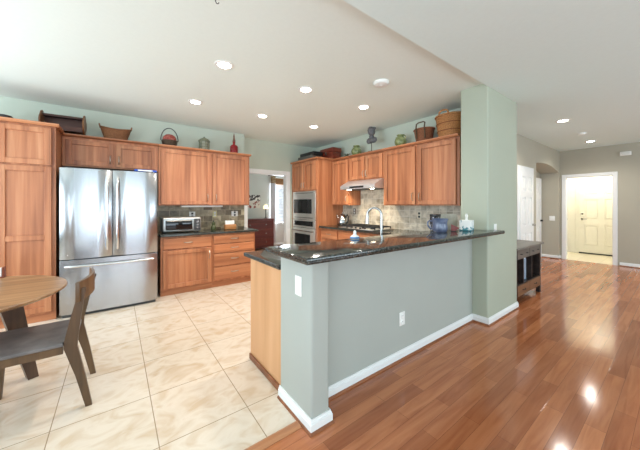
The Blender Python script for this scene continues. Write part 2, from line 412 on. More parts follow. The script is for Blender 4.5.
# baseboards
BP = [(0, 0.018), (0.014, 0.018), (0.014, 0.058), (0.0105, 0.061), (0.0105, 0.068), (0.006, 0.074), (0.005, 0.084), (0, 0.084)]
def base_x(mb, x0, x1, y, out, prof=BP): mb.extr([(y + out * d, z) for d, z in prof], x0, x1, 'x')
def base_y(mb, y0, y1, x, out, prof=BP): mb.extr([(x + out * d, z) for d, z in prof], y0, y1, 'y')
SP = [(0, 0.0), (0.022, 0.0), (0.020, 0.010), (0.012, 0.018), (0, 0.018)]
def skirt(mb, path, prof):
    """profile (distance, height) swept along a floor polyline with mitred corners; the room lies to the right"""
    P = [Vector((x, y)) for x, y in path]; rings = []
    for i in range(len(P)):
        nn = []
        for a_, b_ in ((i - 1, i), (i, i + 1)):
            if a_ >= 0 and b_ < len(P):
                d_ = (P[b_] - P[a_]).normalized(); nn.append(Vector((d_.y, -d_.x)))
        m_ = nn[0] if len(nn) == 1 else (nn[0] + nn[1]) / (1 + nn[0].dot(nn[1]))
        rings.append([mb.bm.verts.new((P[i].x + m_.x * d, P[i].y + m_.y * d, z)) for d, z in prof])
    k = len(prof)
    for A, B in zip(rings, rings[1:]):
        for j in range(k): mb.bm.faces.new((A[j], A[(j + 1) % k], B[(j + 1) % k], B[j]))
    mb.bm.faces.new(rings[0]); mb.bm.faces.new(rings[-1][::-1])
    return mb
PEN = [(0.93, 1.72), (0.93, 1.33), (1.068, 1.33), (1.068, 1.50), (3.35, 1.50), (3.35, 1.33), (4.23, 1.33), (4.23, 1.64)]
mb = skirt(MB(), PEN, BP); ms = skirt(MB(), PEN, SP)
struct('baseboard_peninsula', mb, M['white']); struct('trim_shoe_moulding', ms, M['shoe'])
mb = MB(); base_y(mb, 1.87, 1.90, 8.95, -1); base_y(mb, -4.5, 0.88, 8.95, -1)
base_y(mb, 1.90, 2.27, AX1, -1); base_x(mb, 6.95, 7.13, 1.90, -1); base_x(mb, 4.25, 5.98, 1.90, -1); base_x(mb, AX1 - 0.014, 8.93, 1.90, -1)
struct('baseboard_hall', mb, M['white'])
ms = MB(); base_y(ms, -4.5, 0.88, 8.95 - 0.0, -1, SP); base_y(ms, 1.90, 2.27, AX1, -1, SP)
struct('trim_hall_shoe_moulding', ms, M['shoe'])
mb = MB(); base_x(mb, 1.0, 5.6, 8.2, -1); struct('baseboard_far_room', mb, M['white'])

# casings
def casing_y(x, y0, y1, ztop, wdt, out, name, mat):    # opening in a wall of constant x
    mb = MB(); a, b = sorted((x, x + out * 0.018))
    mb.box(a, b, y0 - wdt, y0, 0, ztop + wdt, 0.004).box(a, b, y1, y1 + wdt, 0, ztop + wdt, 0.004).box(a, b, y0, y1, ztop, ztop + wdt, 0.004)
    return struct(name, mb, mat)
def casing_x(y, x0, x1, ztop, wdt, out, name, mat):
    mb = MB(); a, b = sorted((y, y + out * 0.018))
    mb.box(x0 - wdt, x0, a, b, 0, ztop + wdt, 0.004).box(x1, x1 + wdt, a, b, 0, ztop + wdt, 0.004).box(x0, x1, a, b, ztop, ztop + wdt, 0.004)
    return struct(name, mb, mat)
casing_x(5.431, 2.18, 3.10, 2.02, 0.09, -1, 'trim_kitchen_doorway', M['white'])
struct('trim_kitchen_doorway_jamb', MB().box(3.092, 3.109, 5.435, 5.549, 0, 2.02).box(2.171, 2.188, 5.435, 5.549, 0, 2.02).box(2.171, 3.109, 5.435, 5.549, 2.012, 2.029), M['white'])
casing_y(8.951, 0.985, 1.785, 2.02, 0.075, -1, 'trim_hall_doorway', M['white'])
struct('trim_hall_doorway_jamb', MB().box(8.955, 9.068, 0.976, 0.99, 0, 2.02).box(8.955, 9.068, 1.78, 1.794, 0, 2.02).box(8.955, 9.068, 0.976, 1.794, 2.012, 2.028), M['white'])
casing_y(10.459, 0.90, 1.80, 2.03, 0.07, -1, 'trim_entry_door', M['cream'])
casing_x(1.899, 6.10, 6.84, 2.03, 0.075, -1, 'trim_hall_side_door', M['white'])

# doors of the setting
def panel_door(w_, h_, t_=0.034):
    """six-panel door in local coords: x 0..w, y 0..t (front at y=0), raised panels on the front"""
    mb = MB().box(0, w_, 0.016, t_, 0, h_, 0.002)
    st = 0.11; pw = (w_ - 3 * st) / 2
    zz = [(0.22, 0.80), (0.95, 1.50), (1.62, h_ - 0.13)]
    for x0, x1 in ((0, st), (st + pw, 2 * st + pw), (w_ - st, w_)): mb.box(x0, x1, 0, 0.017, 0, h_)
    edges = [0] + [v for z in zz for v in z] + [h_]
    for i in range(0, len(edges), 2): mb.box(st, st + pw, 0, 0.017, edges[i], edges[i + 1]).box(2 * st + pw, w_ - st, 0, 0.017, edges[i], edges[i + 1])
    for z0, z1 in zz:
        for x0 in (st, 2 * st + pw): mb.box(x0 + 0.03, x0 + pw - 0.03, 0.002, 0.0165, z0 + 0.03, z1 - 0.03, 0.010)
    return mb
d = panel_door(0.90, 2.03).build('door_1', M['cream'], None, False); d['kind'] = 'structure'
d.location = (10.424, 1.80, 0.0); d.rotation_euler = (0, 0, radians(-90))
h = MB(); h.tube([(0.07, -0.04, 0.96), (0.07, 0.0, 0.96)], 0.026, 12).tube([(0.07, -0.045, 0.96), (0.17, -0.05, 0.96)], 0.009)
h.build('door_handle', M['chrome'], d)
MB().tube([(0.07, -0.02, 1.10), (0.07, 0.0, 1.10)], 0.026, 12).build('deadbolt', M['chrome'], d)
MB().box(0.0, 0.90, -0.012, -0.001, 0.0, 0.035).build('door_sweep', M['black'], d)
d = panel_door(0.74, 2.03).build('door_2', M['white'], None, False); d['kind'] = 'structure'
d.location = (6.10, 1.865, 0.0)
MB().tube([(0.68, -0.05, 0.95), (0.68, 0.0, 0.95)], 0.022, 12).build('door_knob', M['chrome'], d)
d = panel_door(0.80, 2.03).build('door_3', M['white'], None, False); d['kind'] = 'structure'
d.location = (8.02, 2.236, 0.0)
MB().tube([(0.72, -0.05, 0.95), (0.72, 0.0, 0.95)], 0.024, 12).build('door_knob', M['black'], d)
d = panel_door(0.80, 2.03).build('door_4', M['cream'], None, False); d['kind'] = 'structure'
d.location = (9.45, 2.045, 0.0)
MB().tube([(0.72, -0.05, 0.95), (0.72, 0.0, 0.95)], 0.024, 12).build('door_knob', M['chrome'], d)

# window of the far room
wf = MB()
wf.box(4.12, 4.16, 8.19, 8.30, 0.7, 2.28).box(4.71, 4.75, 8.19, 8.30, 0.7, 2.28).box(4.12, 4.75, 8.19, 8.30, 0.7, 0.74).box(4.12, 4.75, 8.19, 8.30, 2.24, 2.28)
wf = struct('window_1', wf, M['white'])
MB().box(4.16, 4.71, 8.28, 8.286, 0.74, 2.24).build('pane', plain('window_glass', (0.9, 0.95, 1, 1), 0.02, noise=0, trans=1.0), wf)

# backsplashes
struct('trim_backsplash_left', MB().box(0.53, 2.02, 5.198, 5.209, 0.914, 1.345), M['splash_l'])
struct('trim_backsplash_right', MB().box(3.918, 3.929, 1.645, 4.42, 0.914, 1.80), M['splash_r'])

# ================================================================== CABINETS
def bow(mb, c, length, axis, out=0.030, r=0.0058):
    """arched wire pull; c = centre on the door face (y is the face)"""
    pts = []
    for k in range(9):
        u = k / 8; s_ = (u - 0.5) * length; y = c[1] - out * math.sin(pi * u) ** 0.6
        pts.append((c[0] + (s_ if axis == 'x' else 0), y, c[2] + (s_ if axis == 'z' else 0)))
    return mb.tube(pts, r, 6)

def shaker(w_, h_, fr=0.060, mid=None):
    mb = MB(); f = -0.004
    mb.box(0, fr, f, 0.02, 0, h_, 0.003).box(w_ - fr, w_, f, 0.02, 0, h_, 0.003)
    rails = [(0, fr), (h_ - fr, h_)] + ([(mid - fr / 2, mid + fr / 2)] if mid else [])
    for z0, z1 in rails: mb.box(fr, w_ - fr, f + 0.0006, 0.0195, z0, z1, 0.003)
    mb.box(fr - 0.004, w_ - fr + 0.004, 0.014, 0.0185, fr - 0.004, h_ - fr + 0.004)
    return mb

def cabinet(label, loc, rz, w_, d_, z0, z1, fronts, toe=0.0, crown=0.0, cat='cabinet', group=None, name='wall_cabinet', hole=None):
    t = thing(name, label, cat, (loc[0], loc[1], 0), rz, group)
    b = MB()
    zb = z0 + toe
    if hole:                      # carcass around an appliance bay
        hx0, hx1, hz0, hz1 = hole
        b.box(0, hx0, 0.021, d_, zb, z1).box(hx1, w_, 0.021, d_, zb, z1).box(hx0, hx1, 0.021, d_, zb, hz0).box(hx0, hx1, 0.021, d_, hz1, z1)
        b.box(hx0, hx1, d_ - 0.02, d_, hz0, hz1)
    else:
        b.box(0, w_, 0.021, d_, zb, z1, 0.001)
    b.build('body', M['oak_d'], t, False)
    if toe: MB().box(0.0, w_, 0.035, d_, z0, zb).build('toe_kick', M['oak_x'], t, False)
    if crown:
        MB().extr([(d_, z1), (-0.012, z1), (-0.03, z1 + crown * 0.5), (-0.03, z1 + crown), (d_, z1 + crown)], -crown_l[0], w_ + crown_l[1], 'x').build('crown', M['oak_x'], t, False)
    for f in fronts:
        kind, x0, x1, f0, f1 = f[:5]; opt = f[5] if len(f) > 5 else {}
        if kind == 'door':
            o = shaker(x1 - x0, f1 - f0, mid=opt.get('mid')).build('door', M['oak_d'], t, False)
            o.location = (x0, 0, f0)
            if 'h' in opt:
                hx, hz = opt['h']
                bow(MB(), (hx, -0.004, hz), 0.12, 'z').build('handle', M['pull'], o)
        else:
            o = MB().box(0, x1 - x0, 0, 0.02, 0, f1 - f0, 0.005, 2).build('drawer', M['oak_x'], t, False)
            o.location = (x0, 0, f0)
            bow(MB(), ((x1 - x0) / 2, 0, (f1 - f0) * 0.55), 0.13, 'x').build('handle', M['pull'], o)
    return t
crown_l = [0.0, 0.0]

# ---- fridge wall (fronts face -y)
def L(x, y): return (x, y)
TOP = 2.262
crown_l = [0.0, 0.03]
cabinet('tall wooden pantry cabinet left of the fridge, reaching the floor', L(-1.50, 4.45), 0, 0.93, 0.755, 0.0, TOP + 0.012,
        [('door', 0.47, 0.895, 1.82, 2.25), ('door', 0.035, 0.46, 1.82, 2.25),
         ('door', 0.47, 0.895, 0.11, 1.80, {'mid': 0.87}), ('door', 0.035, 0.46, 0.11, 1.80, {'mid': 0.87})], toe=0.09, crown=0.034, name='pantry_cabinet')
crown_l = [-0.002, 0.0]
cabinet('short wooden two-door cabinet mounted over the fridge', L(-0.565, 4.88), 0, 1.09, 0.328, 1.872, TOP,
        [('door', 0.035, 0.535, 1.89, 2.225, {'h': (0.465, 0.10)}), ('door', 0.565, 1.06, 1.89, 2.225, {'h': (0.035, 0.10)})], crown=0.032)
crown_l = [0.0, 0.02]
cabinet('wooden two-door wall cabinet above the toaster oven', L(0.53, 4.88), 0, 1.475, 0.328, 1.345, TOP,
        [('door', 0.03, 0.775, 1.36, 2.235, {'h': (0.69, 0.12)}), ('door', 0.81, 1.44, 1.36, 2.235, {'h': (0.05, 0.12)})], crown=0.032)
cabinet('wooden base cabinet beside the fridge, one drawer over one door', L(0.525, 4.60), 0, 0.735, 0.60, 0.0, 0.876,
        [('drawer', 0.03, 0.715, 0.69, 0.85), ('door', 0.03, 0.715, 0.105, 0.67, {'h': (0.655, 0.45)})], toe=0.09, name='base_cabinet')
cabinet('wooden base cabinet with four stacked drawers, near the doorway', L(1.262, 4.60), 0, 0.735, 0.60, 0.0, 0.876,
        [('drawer', 0.02, 0.705, 0.715, 0.85), ('drawer', 0.02, 0.705, 0.56, 0.70), ('drawer', 0.02, 0.705, 0.345, 0.545), ('drawer', 0.02, 0.705, 0.115, 0.33)], toe=0.09, name='base_cabinet')
tag(MB().prism(rounded_rect(0.518, 2.04, 4.565, 5.195, 0.008, 2), 0.877, 0.914, 0.008).build('worktop', M['granite']),
    'dark granite worktop carrying the toaster oven beside the fridge', 'worktop')

# ---- right wall (fronts face -x): local x runs towards -y
R90 = radians(-90)
crown_l = [0.0, 0.03]
TX, TY0, TY1 = 3.23, 4.42, 5.42
cabinet('tall wooden tower cabinet holding the microwave and wall oven', (TX, TY1), R90, 1.0, 0.695, 0.0, TOP + 0.02,
        [('door', 0.03, 0.485, 1.67, 2.25, {'h': (0.425, 0.10)}), ('door', 0.505, 0.965, 1.67, 2.25, {'h': (0.035, 0.10)}), ('drawer', 0.03, 0.965, 0.12, 0.32)],
        toe=0.09, crown=0.034, name='oven_cabinet', hole=(0.045, 0.935, 0.345, 1.645))
crown_l = [0.0, 0.0]
def up(label, y1, y0, z0, fronts):
    return cabinet(label, (3.60, y1), R90, y1 - y0, 0.315, z0, TOP, fronts, crown=0.032, group=None)
crown_l = [-0.001, 0]
up('narrow wooden single-door wall cabinet between oven tower and range hood', 4.418, 3.885, 1.345, [('door', 0.03, 0.505, 1.36, 2.235, {'h': (0.43, 0.11)})])
up('short wooden two-door wall cabinet directly over the range hood', 3.883, 3.052, 1.81, [('door', 0.02, 0.405, 1.83, 2.235, {'h': (0.36, 0.09)}), ('door', 0.425, 0.81, 1.83, 2.235, {'h': (0.03, 0.09)})])
up('wooden single-door wall cabinet immediately right of the range hood', 3.050, 2.412, 1.345, [('door', 0.03, 0.615, 1.36, 2.235, {'h': (0.545, 0.12)})])
up('wooden single-door wall cabinet against the pillar under the largest basket', 2.410, 1.78, 1.345, [('door', 0.02, 0.59, 1.36, 2.235, {'h': (0.035, 0.12)})])
BX = 3.30
cabinet('wooden base cabinet beside the oven tower, drawer over door', (BX, 4.418), R90, 0.55, 0.60, 0.0, 0.892,
        [('drawer', 0.03, 0.525, 0.70, 0.86), ('door', 0.03, 0.525, 0.105, 0.68, {'h': (0.46, 0.47)})], toe=0.09, name='base_cabinet')
cabinet('wooden base cabinet under the gas cooktop', (BX, 3.866), R90, 0.83, 0.60, 0.0, 0.892,
        [('drawer', 0.02, 0.81, 0.70, 0.86), ('door', 0.02, 0.41, 0.105, 0.68, {'h': (0.35, 0.47)}), ('door', 0.42, 0.81, 0.105, 0.68, {'h': (0.03, 0.47)})], toe=0.09, name='base_cabinet')
cabinet('wooden base cabinet right of the cooktop, behind the breakfast bar', (BX, 3.034), R90, 0.62, 0.60, 0.0, 0.892,
        [('drawer', 0.02, 0.60, 0.70, 0.86), ('door', 0.02, 0.60, 0.105, 0.68, {'h': (0.05, 0.47)})], toe=0.09, name='base_cabinet')
# peninsula cabinet (its end panel faces the kitchen table)
t = thing('peninsula_cabinet', 'peninsula base cabinet with plain pale wood end panel', 'cabinet', (0.957, 1.725, 0))
MB().box(0.02, 0.13, 0.0, 0.57, 0.0, 0.892).box(0.13, 2.34, -0.065, 0.57, 0.0, 0.892).build('body', M['oak_d'], t, False)
MB().box(0.0, 0.02, 0.0, 0.585, 0.0, 0.892, 0.002).build('end_panel', M['oak_panel'], t, False)
MB().box(-0.014, -0.0005, 0.0, 0.585, 0.0, 0.05, 0.004).build('base_trim', M['shoe'], t, False)

# worktops
wt = MB()
wt.prism([(0.925, 1.73), (1.08, 1.73), (1.08, 1.655), (3.915, 1.655), (3.915, 4.417), (3.268, 4.417), (3.268, 2.39), (0.925, 2.39)], 0.893, 0.93, 0.008)
wt = tag(wt.build('worktop', M['granite']), 'low dark granite worktop running round sink and cooktop behind the bar', 'worktop')
bar = MB().prism([(0.82, 1.215), (3.49, 1.215), (3.49, 1.327), (3.348, 1.327), (3.348, 1.72), (0.82, 1.72)], 1.030, 1.071, 0.012, 3)
tag(bar.build('bar_top', M['granite']), 'raised dark granite breakfast bar top on the grey half wall', 'worktop')

# ================================================================== APPLIANCES
# ---- fridge (origin front left bottom, front faces -y)
FX0, FW, FY = -0.535, 1.0, 4.40
t = thing('refrigerator', 'stainless french-door refrigerator with bottom freezer drawer', 'refrigerator', (FX0, FY, 0))
MB().box(0.01, FW - 0.01, 0.075, 0.79, 0.02, 1.795, 0.004).build('cabinet_body', M['dgrey'], t)
MB().box(0.02, FW - 0.02, 0.05, 0.09, 0.0, 0.036).build('kick_grille', M['dgrey'], t)
def bowed_front(x0, x1, z0, z1, bulge=0.016, y=0.0, th=0.07, n=10):
    mb = MB(); pts = [(x0, y + th)]
    for k in range(n + 1):
        u = k / n; pts.append((x0 + (x1 - x0) * u, y + bulge * (2 * u - 1) ** 2 + (0.012 if k in (0, n) else 0)))
    pts.append((x1, y + th))
    mb.prism(pts, z0, z1, 0.004, 2); return mb
for x0, x1, hx in ((0.0, FW / 2 - 0.003, FW / 2 - 0.052), (FW / 2 + 0.003, FW, FW / 2 + 0.052)):
    dr = bowed_front(x0, x1, 0.70, 1.80).build('door', M['steel'], t)
    hp = []
    for k in range(13):
        u = k / 12; hp.append((hx, 0.004 - 0.05 * math.sin(pi * u) ** 0.45, 0.79 + (1.72 - 0.79) * u))
    MB().tube(hp, 0.015, 10, flat=0.8).build('handle', M['handle'], dr)
dr = bowed_front(0.0, FW, 0.04, 0.688).build('freezer_drawer', M['steel'], t)
MB().tube([(0.05 + 0.9 * k / 12, 0.008 - 0.05 * math.sin(pi * k / 12) ** 0.4, 0.615) for k in range(13)], 0.015, 10).build('handle', M['handle'], dr)
for x in (0.05, 0.87): MB().box(x, x + 0.08, 0.02, 0.12, 1.796, 1.812, 0.003).build('hinge_cover', M['dgrey'], t)
t = thing('packet', 'flat blue and white packet lying on top of the fridge', 'packet', (0.29, 4.62, 1.8125))
MB().box(-0.09, 0.17, -0.16, 0.05, 0.0, 0.028, 0.006, 2).build('sleeve', plain('blue_print', srgb(44, 84, 180), 0.4), t)
MB().box(-0.05, 0.12, -0.1615, -0.1602, 0.006, 0.022).build('white_band', M['plate'], t)

# ---- microwave and wall oven, in the tower bay (local frame of the tower: front faces -x)
t = thing('microwave', 'built-in stainless microwave above the wall oven', 'microwave', (TX, TY1, 0), R90)
MB().box(0.05, 0.93, 0.03, 0.45, 1.038, 1.643).build('housing', M['dgrey'], t)
fr = MB().box(0.05, 0.93, 0.004, 0.03, 1.038, 1.643, 0.004); fr.build('trim_frame', M['steel_x'], t)
MB().box(0.13, 0.66, -0.006, 0.0035, 1.17, 1.47, 0.015, 3).build('door', M['blackglass'], t)
MB().box(0.675, 0.80, -0.006, 0.0035, 1.17, 1.47, 0.008, 2).build('control_panel', M['black'], t)
for z in (1.075, 1.598): MB().box(0.12, 0.84, 0.0, 0.0035, z, z + 0.008).build('vent', M['black'], t, False)
t = thing('wall_oven', 'built-in stainless wall oven below the microwave', 'oven', (TX, TY1, 0), R90)
MB().box(0.05, 0.93, 0.03, 0.55, 0.348, 1.030).build('housing', M['dgrey'], t)
cp = MB().box(0.05, 0.93, 0.0, 0.03, 0.865, 1.030, 0.004).build('control_panel', M['steel_x'], t)
MB().box(0.13, 0.85, -0.003, -0.0002, 0.905, 1.005, 0.001).build('display', M['blackglass'], cp)
for k, x in enumerate((0.2, 0.78)): MB().tube([(x, -0.022, 0.955), (x, -0.003, 0.955)], 0.022, 14).build('knob', M['black'], cp)
dr = MB().box(0.05, 0.93, -0.008, 0.029, 0.352, 0.855, 0.006, 2).build('door', M['steel_x'], t)
MB().box(0.15, 0.76, -0.011, -0.0085, 0.44, 0.73, 0.001).build('window', M['blackglass'], dr)
MB().tube([(0.10, -0.009, 0.80), (0.10, -0.05, 0.80), (0.14, -0.055, 0.80), (0.84, -0.055, 0.80), (0.88, -0.05, 0.80), (0.88, -0.009, 0.80)], 0.011, 8).build('handle', M['chrome'], dr)

# ---- range hood
t = thing('range_hood', 'slim stainless range hood under the short cabinet', 'range hood', (3.40, 3.91, 0), R90)
# local: x along width, y depth (front 0), profile in (y,z)
HW = 0.855
MB().extr([(0.0, 1.64), (0.0, 1.695), (0.05, 1.73), (0.20, 1.805), (0.515, 1.805), (0.515, 1.66), (0.46, 1.64)], 0.0, HW, 'x').build('canopy', steel('hood_steel', (0.84, 0.86, 0.88, 1), 0.48, axis='x'), t)
MB().box(0.05, HW - 0.05, 0.05, 0.44, 1.632, 1.6395).build('filter', M['dgrey'], t)
for x in (0.14, HW - 0.14): MB().lathe([(0.035, 1.628), (0.04, 1.6315)], 16, (x, 0.10)).build('lamp', plain('hood_lamp', (1, 1, 1, 1), 0.5, noise=0, emit=((1, 0.86, 0.62, 1), 25.0)), t)
MB().box(0.25, 0.60, -0.003, -0.0002, 1.655, 1.685).build('control_strip', M['black'], t)
for x in (3.77, 3.20):
    ld = bpy.data.lights.new('hood_lamp_light', 'SPOT'); ld.energy = 7; ld.color = (1, 0.82, 0.58); ld.spot_size = radians(140); ld.spot_blend = 0.6; ld.shadow_soft_size = 0.04
    lo = bpy.data.objects.new('hood_lamp_light', ld); COL.objects.link(lo); lo.location = (3.52, x, 1.618)

# ---- gas cooktop
t = thing('cooktop', 'gas cooktop with black iron grates below the range hood', 'cooktop', (3.60, 3.46, 0.9305), R90)
MB().box(-0.42, 0.42, -0.27, 0.25, 0.0, 0.012, 0.004, 2).build('tray', M['steel_x'], t)
for cx in (-0.28, 0.0, 0.28):
    g = MB()
    for yy in (-0.20, 0.0, 0.20): g.box(cx - 0.13, cx + 0.13, yy - 0.006, yy + 0.006, 0.040, 0.056)
    for xx in (-0.125, -0.04, 0.04, 0.125): g.box(cx + xx - 0.006, cx + xx + 0.006, -0.21, 0.21, 0.040, 0.056)
    for xx in (-0.125, 0.125):
        for yy in (-0.20, 0.20): g.box(cx + xx - 0.007, cx + xx + 0.007, yy - 0.007, yy + 0.007, 0.0125, 0.042)
    g.build('grate', M['iron'], t)
for cx, cy in ((-0.28, -0.11), (-0.28, 0.11), (0.28, -0.11), (0.28, 0.11), (0.0, 0.02)):
    MB().lathe([(0.045, 0.012), (0.045, 0.022), (0.032, 0.026), (0.03, 0.031)], 16, (cx, cy)).build('burner', M['iron'], t)
for k in range(5): MB().lathe([(0.018, 0.012), (0.018, 0.03), (0.014, 0.034)], 12, (-0.22 + 0.11 * k, -0.238)).build('knob', M['black'], t)

# ---- toaster oven
t = thing('toaster_oven', 'silver toaster oven with dark glass door beside the fridge', 'toaster oven', (0.555, 4.70, 0.9145))
TW, TH = 0.56, 0.245
MB().box(0, TW, 0.012, 0.30, 0.018, TH, 0.025, 3).build('housing', steel('toaster_steel', (0.55, 0.57, 0.56, 1), 0.4, axis='x'), t)
MB().box(0.045, 0.42, 0.0, 0.0115, 0.05, TH - 0.045, 0.006, 2).build('door', M['blackglass'], t)
MB().box(0.445, TW - 0.02, 0.0, 0.0115, 0.04, TH - 0.03, 0.004).build('control_panel', M['dgrey'], t)
for z in (0.08, 0.125, 0.17): MB().tube([(0.495, -0.015, z), (0.495, -0.0005, z)], 0.017, 14).build('knob', M['chrome'], t)
MB().tube([(0.06, -0.0, TH - 0.055), (0.06, -0.028, TH - 0.052), (0.40, -0.028, TH - 0.052), (0.40, -0.0, TH - 0.055)], 0.007, 8).build('handle', M['chrome'], t)
for x in (0.05, TW - 0.05):
    for y in (0.05, 0.26): MB().lathe([(0.015, 0.0), (0.015, 0.0185)], 10, (x, y)).build('foot', M['black'], t)

# ---- under-cabinet lamp
tag(MB().box(0.86, 1.53, 4.95, 5.03, 1.315, 1.3445, 0.006, 2).build('strip_light', M['plate']), 'white strip lamp fixed under the cabinet above the toaster oven', 'lamp')

# ================================================================== SINK, FAUCET
t = thing('faucet', 'tall gooseneck kitchen faucet rising behind the bar', 'faucet', (2.135, 1.83, 0.9305))
MB().lathe([(0.03, 0.0), (0.03, 0.012), (0.021, 0.02), (0.02, 0.06)], 18).build('base', M['chrome'], t)
dx, dy = -0.62, 0.78
R_ = 0.070
fp = [(0, 0, 0.05), (0, 0, 0.15), (0, 0, 0.325)]
for k in range(1, 13):
    a = pi * k / 12 * 1.03
    q = R_ - R_ * cos(a); fp.append((dx * q, dy * q, 0.325 + R_ * sin(a)))
MB().tube(fp, 0.0125, 12).build('neck', M['chrome'], t)
q = 2 * R_
MB().tube([(dx * q, dy * q, 0.32), (dx * q * 1.03, dy * q * 1.03, 0.235)], 0.0145, 12, r2=0.019).build('spray_head', M['chrome'], t)
MB().tube([(0.012, -0.012, 0.075), (0.05, -0.05, 0.10)], 0.008, 8).build('lever', M['chrome'], t)
t = thing('sink', 'stainless sink let into the low worktop by the faucet', 'sink', (1.95, 2.09, 0.9305))
MB().box(-0.36, -0.34, -0.18, 0.2, 0.0, 0.004).box(0.34, 0.36, -0.18, 0.2, 0.0, 0.004).box(-0.34, 0.34, -0.18, -0.16, 0.0, 0.004).box(-0.34, 0.34, 0.18, 0.2, 0.0, 0.004).build('rim', M['steel_x'], t)
MB().box(-0.34, 0.34, -0.16, 0.18, 0.0, 0.002).build('basin', M['steel_x'], t)

# ================================================================== WALL PLATES
def plate(label, loc, rz, kind, mat=None, cat='outlet', group=None, w_=0.075, h_=0.118):
    name = 'light_switch' if kind == 'switch' else 'wall_outlet'
    t = thing(name, label, cat, loc, rz, group)
    MB().box(-w_ / 2, w_ / 2, -0.006, 0.0, -h_ / 2, h_ / 2, 0.003, 2).build('cover_plate', mat or M['plate'], t)
    ins = M['plate'] if kind != 'dark' else M['black']
    if kind == 'switch':
        MB().box(-0.017, 0.017, -0.010, -0.0062, -0.034, 0.034, 0.002).build('rocker', ins, t)
    else:
        for z in (-0.026, 0.026):
            s_ = MB().box(-0.017, 0.017, -0.009, -0.0062, z - 0.017, z + 0.017, 0.004, 2).build('socket', ins, t)
            MB().box(-0.008, -0.005, -0.0095, -0.0091, z - 0.004, z + 0.008).box(0.005, 0.008, -0.0095, -0.0091, z - 0.004, z + 0.008).build('slot', M['dgrey'], s_)
    return t
plate('white rocker switch on the end of the grey half wall', (0.9295, 1.470, 0.845), R90, 'switch', cat='light switch', h_=0.125)
plate('white electrical outlet low on the long grey half wall', (2.02, 1.4995, 0.355), 0, 'outlet')
plate('white outlet with black sockets above the toaster oven', (1.075, 5.1975, 1.175), 0, 'dark', w_=0.10)
plate('beige outlet in the middle of the left backsplash', (1.46, 5.1975, 1.185), 0, 'outlet', plain('beige_plate', srgb(214, 204, 150), 0.4))
plate('wide outlet with black sockets at the doorway end of the backsplash', (1.83, 5.1975, 1.185), 0, 'dark', w_=0.125, h_=0.10)
plate('cream outlet with black sockets on the right backsplash above the pitcher', (3.9175, 2.57, 1.19), R90, 'dark', plain('cream_plate', srgb(226, 218, 196), 0.4))
plate('bronze outlet plate on the backsplash beside the kettle', (3.9175, 4.06, 1.22), R90, 'outlet', plain('bronze_plate', srgb(120, 104, 90), 0.4))
plate('white blank switch plate on the pillar at the end of the bar', (3.535, 1.3295, 1.085), 0, 'switch', cat='light switch', w_=0.07, h_=0.10)
plate('white switch plate on the alcove wall in the hall', (8.8595, 2.03, 1.01), R90, 'switch', cat='light switch', w_=0.11)

# ================================================================== CEILING FIXTURES
def downlight(x, y, z, label, power, group):
    t = thing('downlight', label, 'ceiling light', (x, y, z), 0, group)
    n = 28; mb = MB()
    mb.lathe([(0.060, -0.004), (0.066, -0.008), (0.088, -0.006), (0.092, -0.0005), (0.060, -0.0005)], n)
    mb.build('trim_ring', M['plate'], t)
    MB().lathe([(0.0595, -0.0065), (0.0595, -0.001)], n).build('lens', M['led'], t)
    d = bpy.data.lights.new('downlight_lamp', 'SPOT'); d.energy = power; d.color = (1.0, 0.94, 0.86)
    d.spot_size = radians(150); d.spot_blend = 0.8; d.shadow_soft_size = 0.055
    o = bpy.data.objects.new('downlight_lamp', d); COL.objects.link(o); o.location = (x, y, z - 0.03)
rows = [('nearer row', 2.72), ('farther row', 3.93)]
for rn, yy in rows:
    for xn, xx in (('left', 0.855), ('middle', 1.82), ('right', 2.80)):
        downlight(xx, yy, KC, f'recessed kitchen ceiling light, {xn} one of the {rn} of three', 28, 'recessed kitchen downlights')
downlight(5.68, 1.17, HC, 'recessed hall ceiling light nearer the grey pillar', 40, 'recessed hall downlights')
downlight(8.00, 1.20, HC, 'recessed hall ceiling light nearer the white doorway', 38, 'recessed hall downlights')
def detector(x, y, z, r, label):
    t = thing('smoke_detector', label, 'smoke detector', (x, y, z))
    MB().lathe([(r, -0.0005), (r, -0.015), (r * 0.86, -0.03), (r * 0.5, -0.036), (0.004, -0.037)], 28).build('cover', M['plate'], t)
    MB().lathe([(r * 0.2, -0.041), (r * 0.2, -0.0372)], 12).build('button', M['plate'], t)
detector(2.39, 2.05, KC, 0.085, 'round white smoke detector on the kitchen ceiling above the bar')
detector(6.95, 1.16, HC, 0.06, 'small white smoke detector between the two hall lights')
t = thing('ceiling_hook', 'small dark hook in the ceiling at the top of the picture', 'hook', (0.53, 1.87, KC))
MB().lathe([(0.014, -0.0005), (0.012, -0.008), (0.005, -0.012)], 12).build('base', M['iron'], t)
MB().tube([(0, 0, -0.01), (0, 0, -0.025), (0.008, 0, -0.036), (0.018, 0, -0.034), (0.022, 0, -0.024)], 0.003, 6).build('hook', M['iron'], t)
t = thing('door_chime', 'white door chime box high on the taupe end wall', 'door chime', (8.951, 0.79, 2.475), R90)
MB().box(-0.085, 0.085, -0.045, 0.0, -0.042, 0.042, 0.006, 2).build('cover', M['plate'], t)
mb = MB()
for k in range(5): mb.box(-0.06, 0.06, -0.0465, -0.0452, -0.028 + k * 0.013, -0.023 + k * 0.013)
mb.build('grille', plain('chime_grille', srgb(200, 196, 186), 0.5), t)

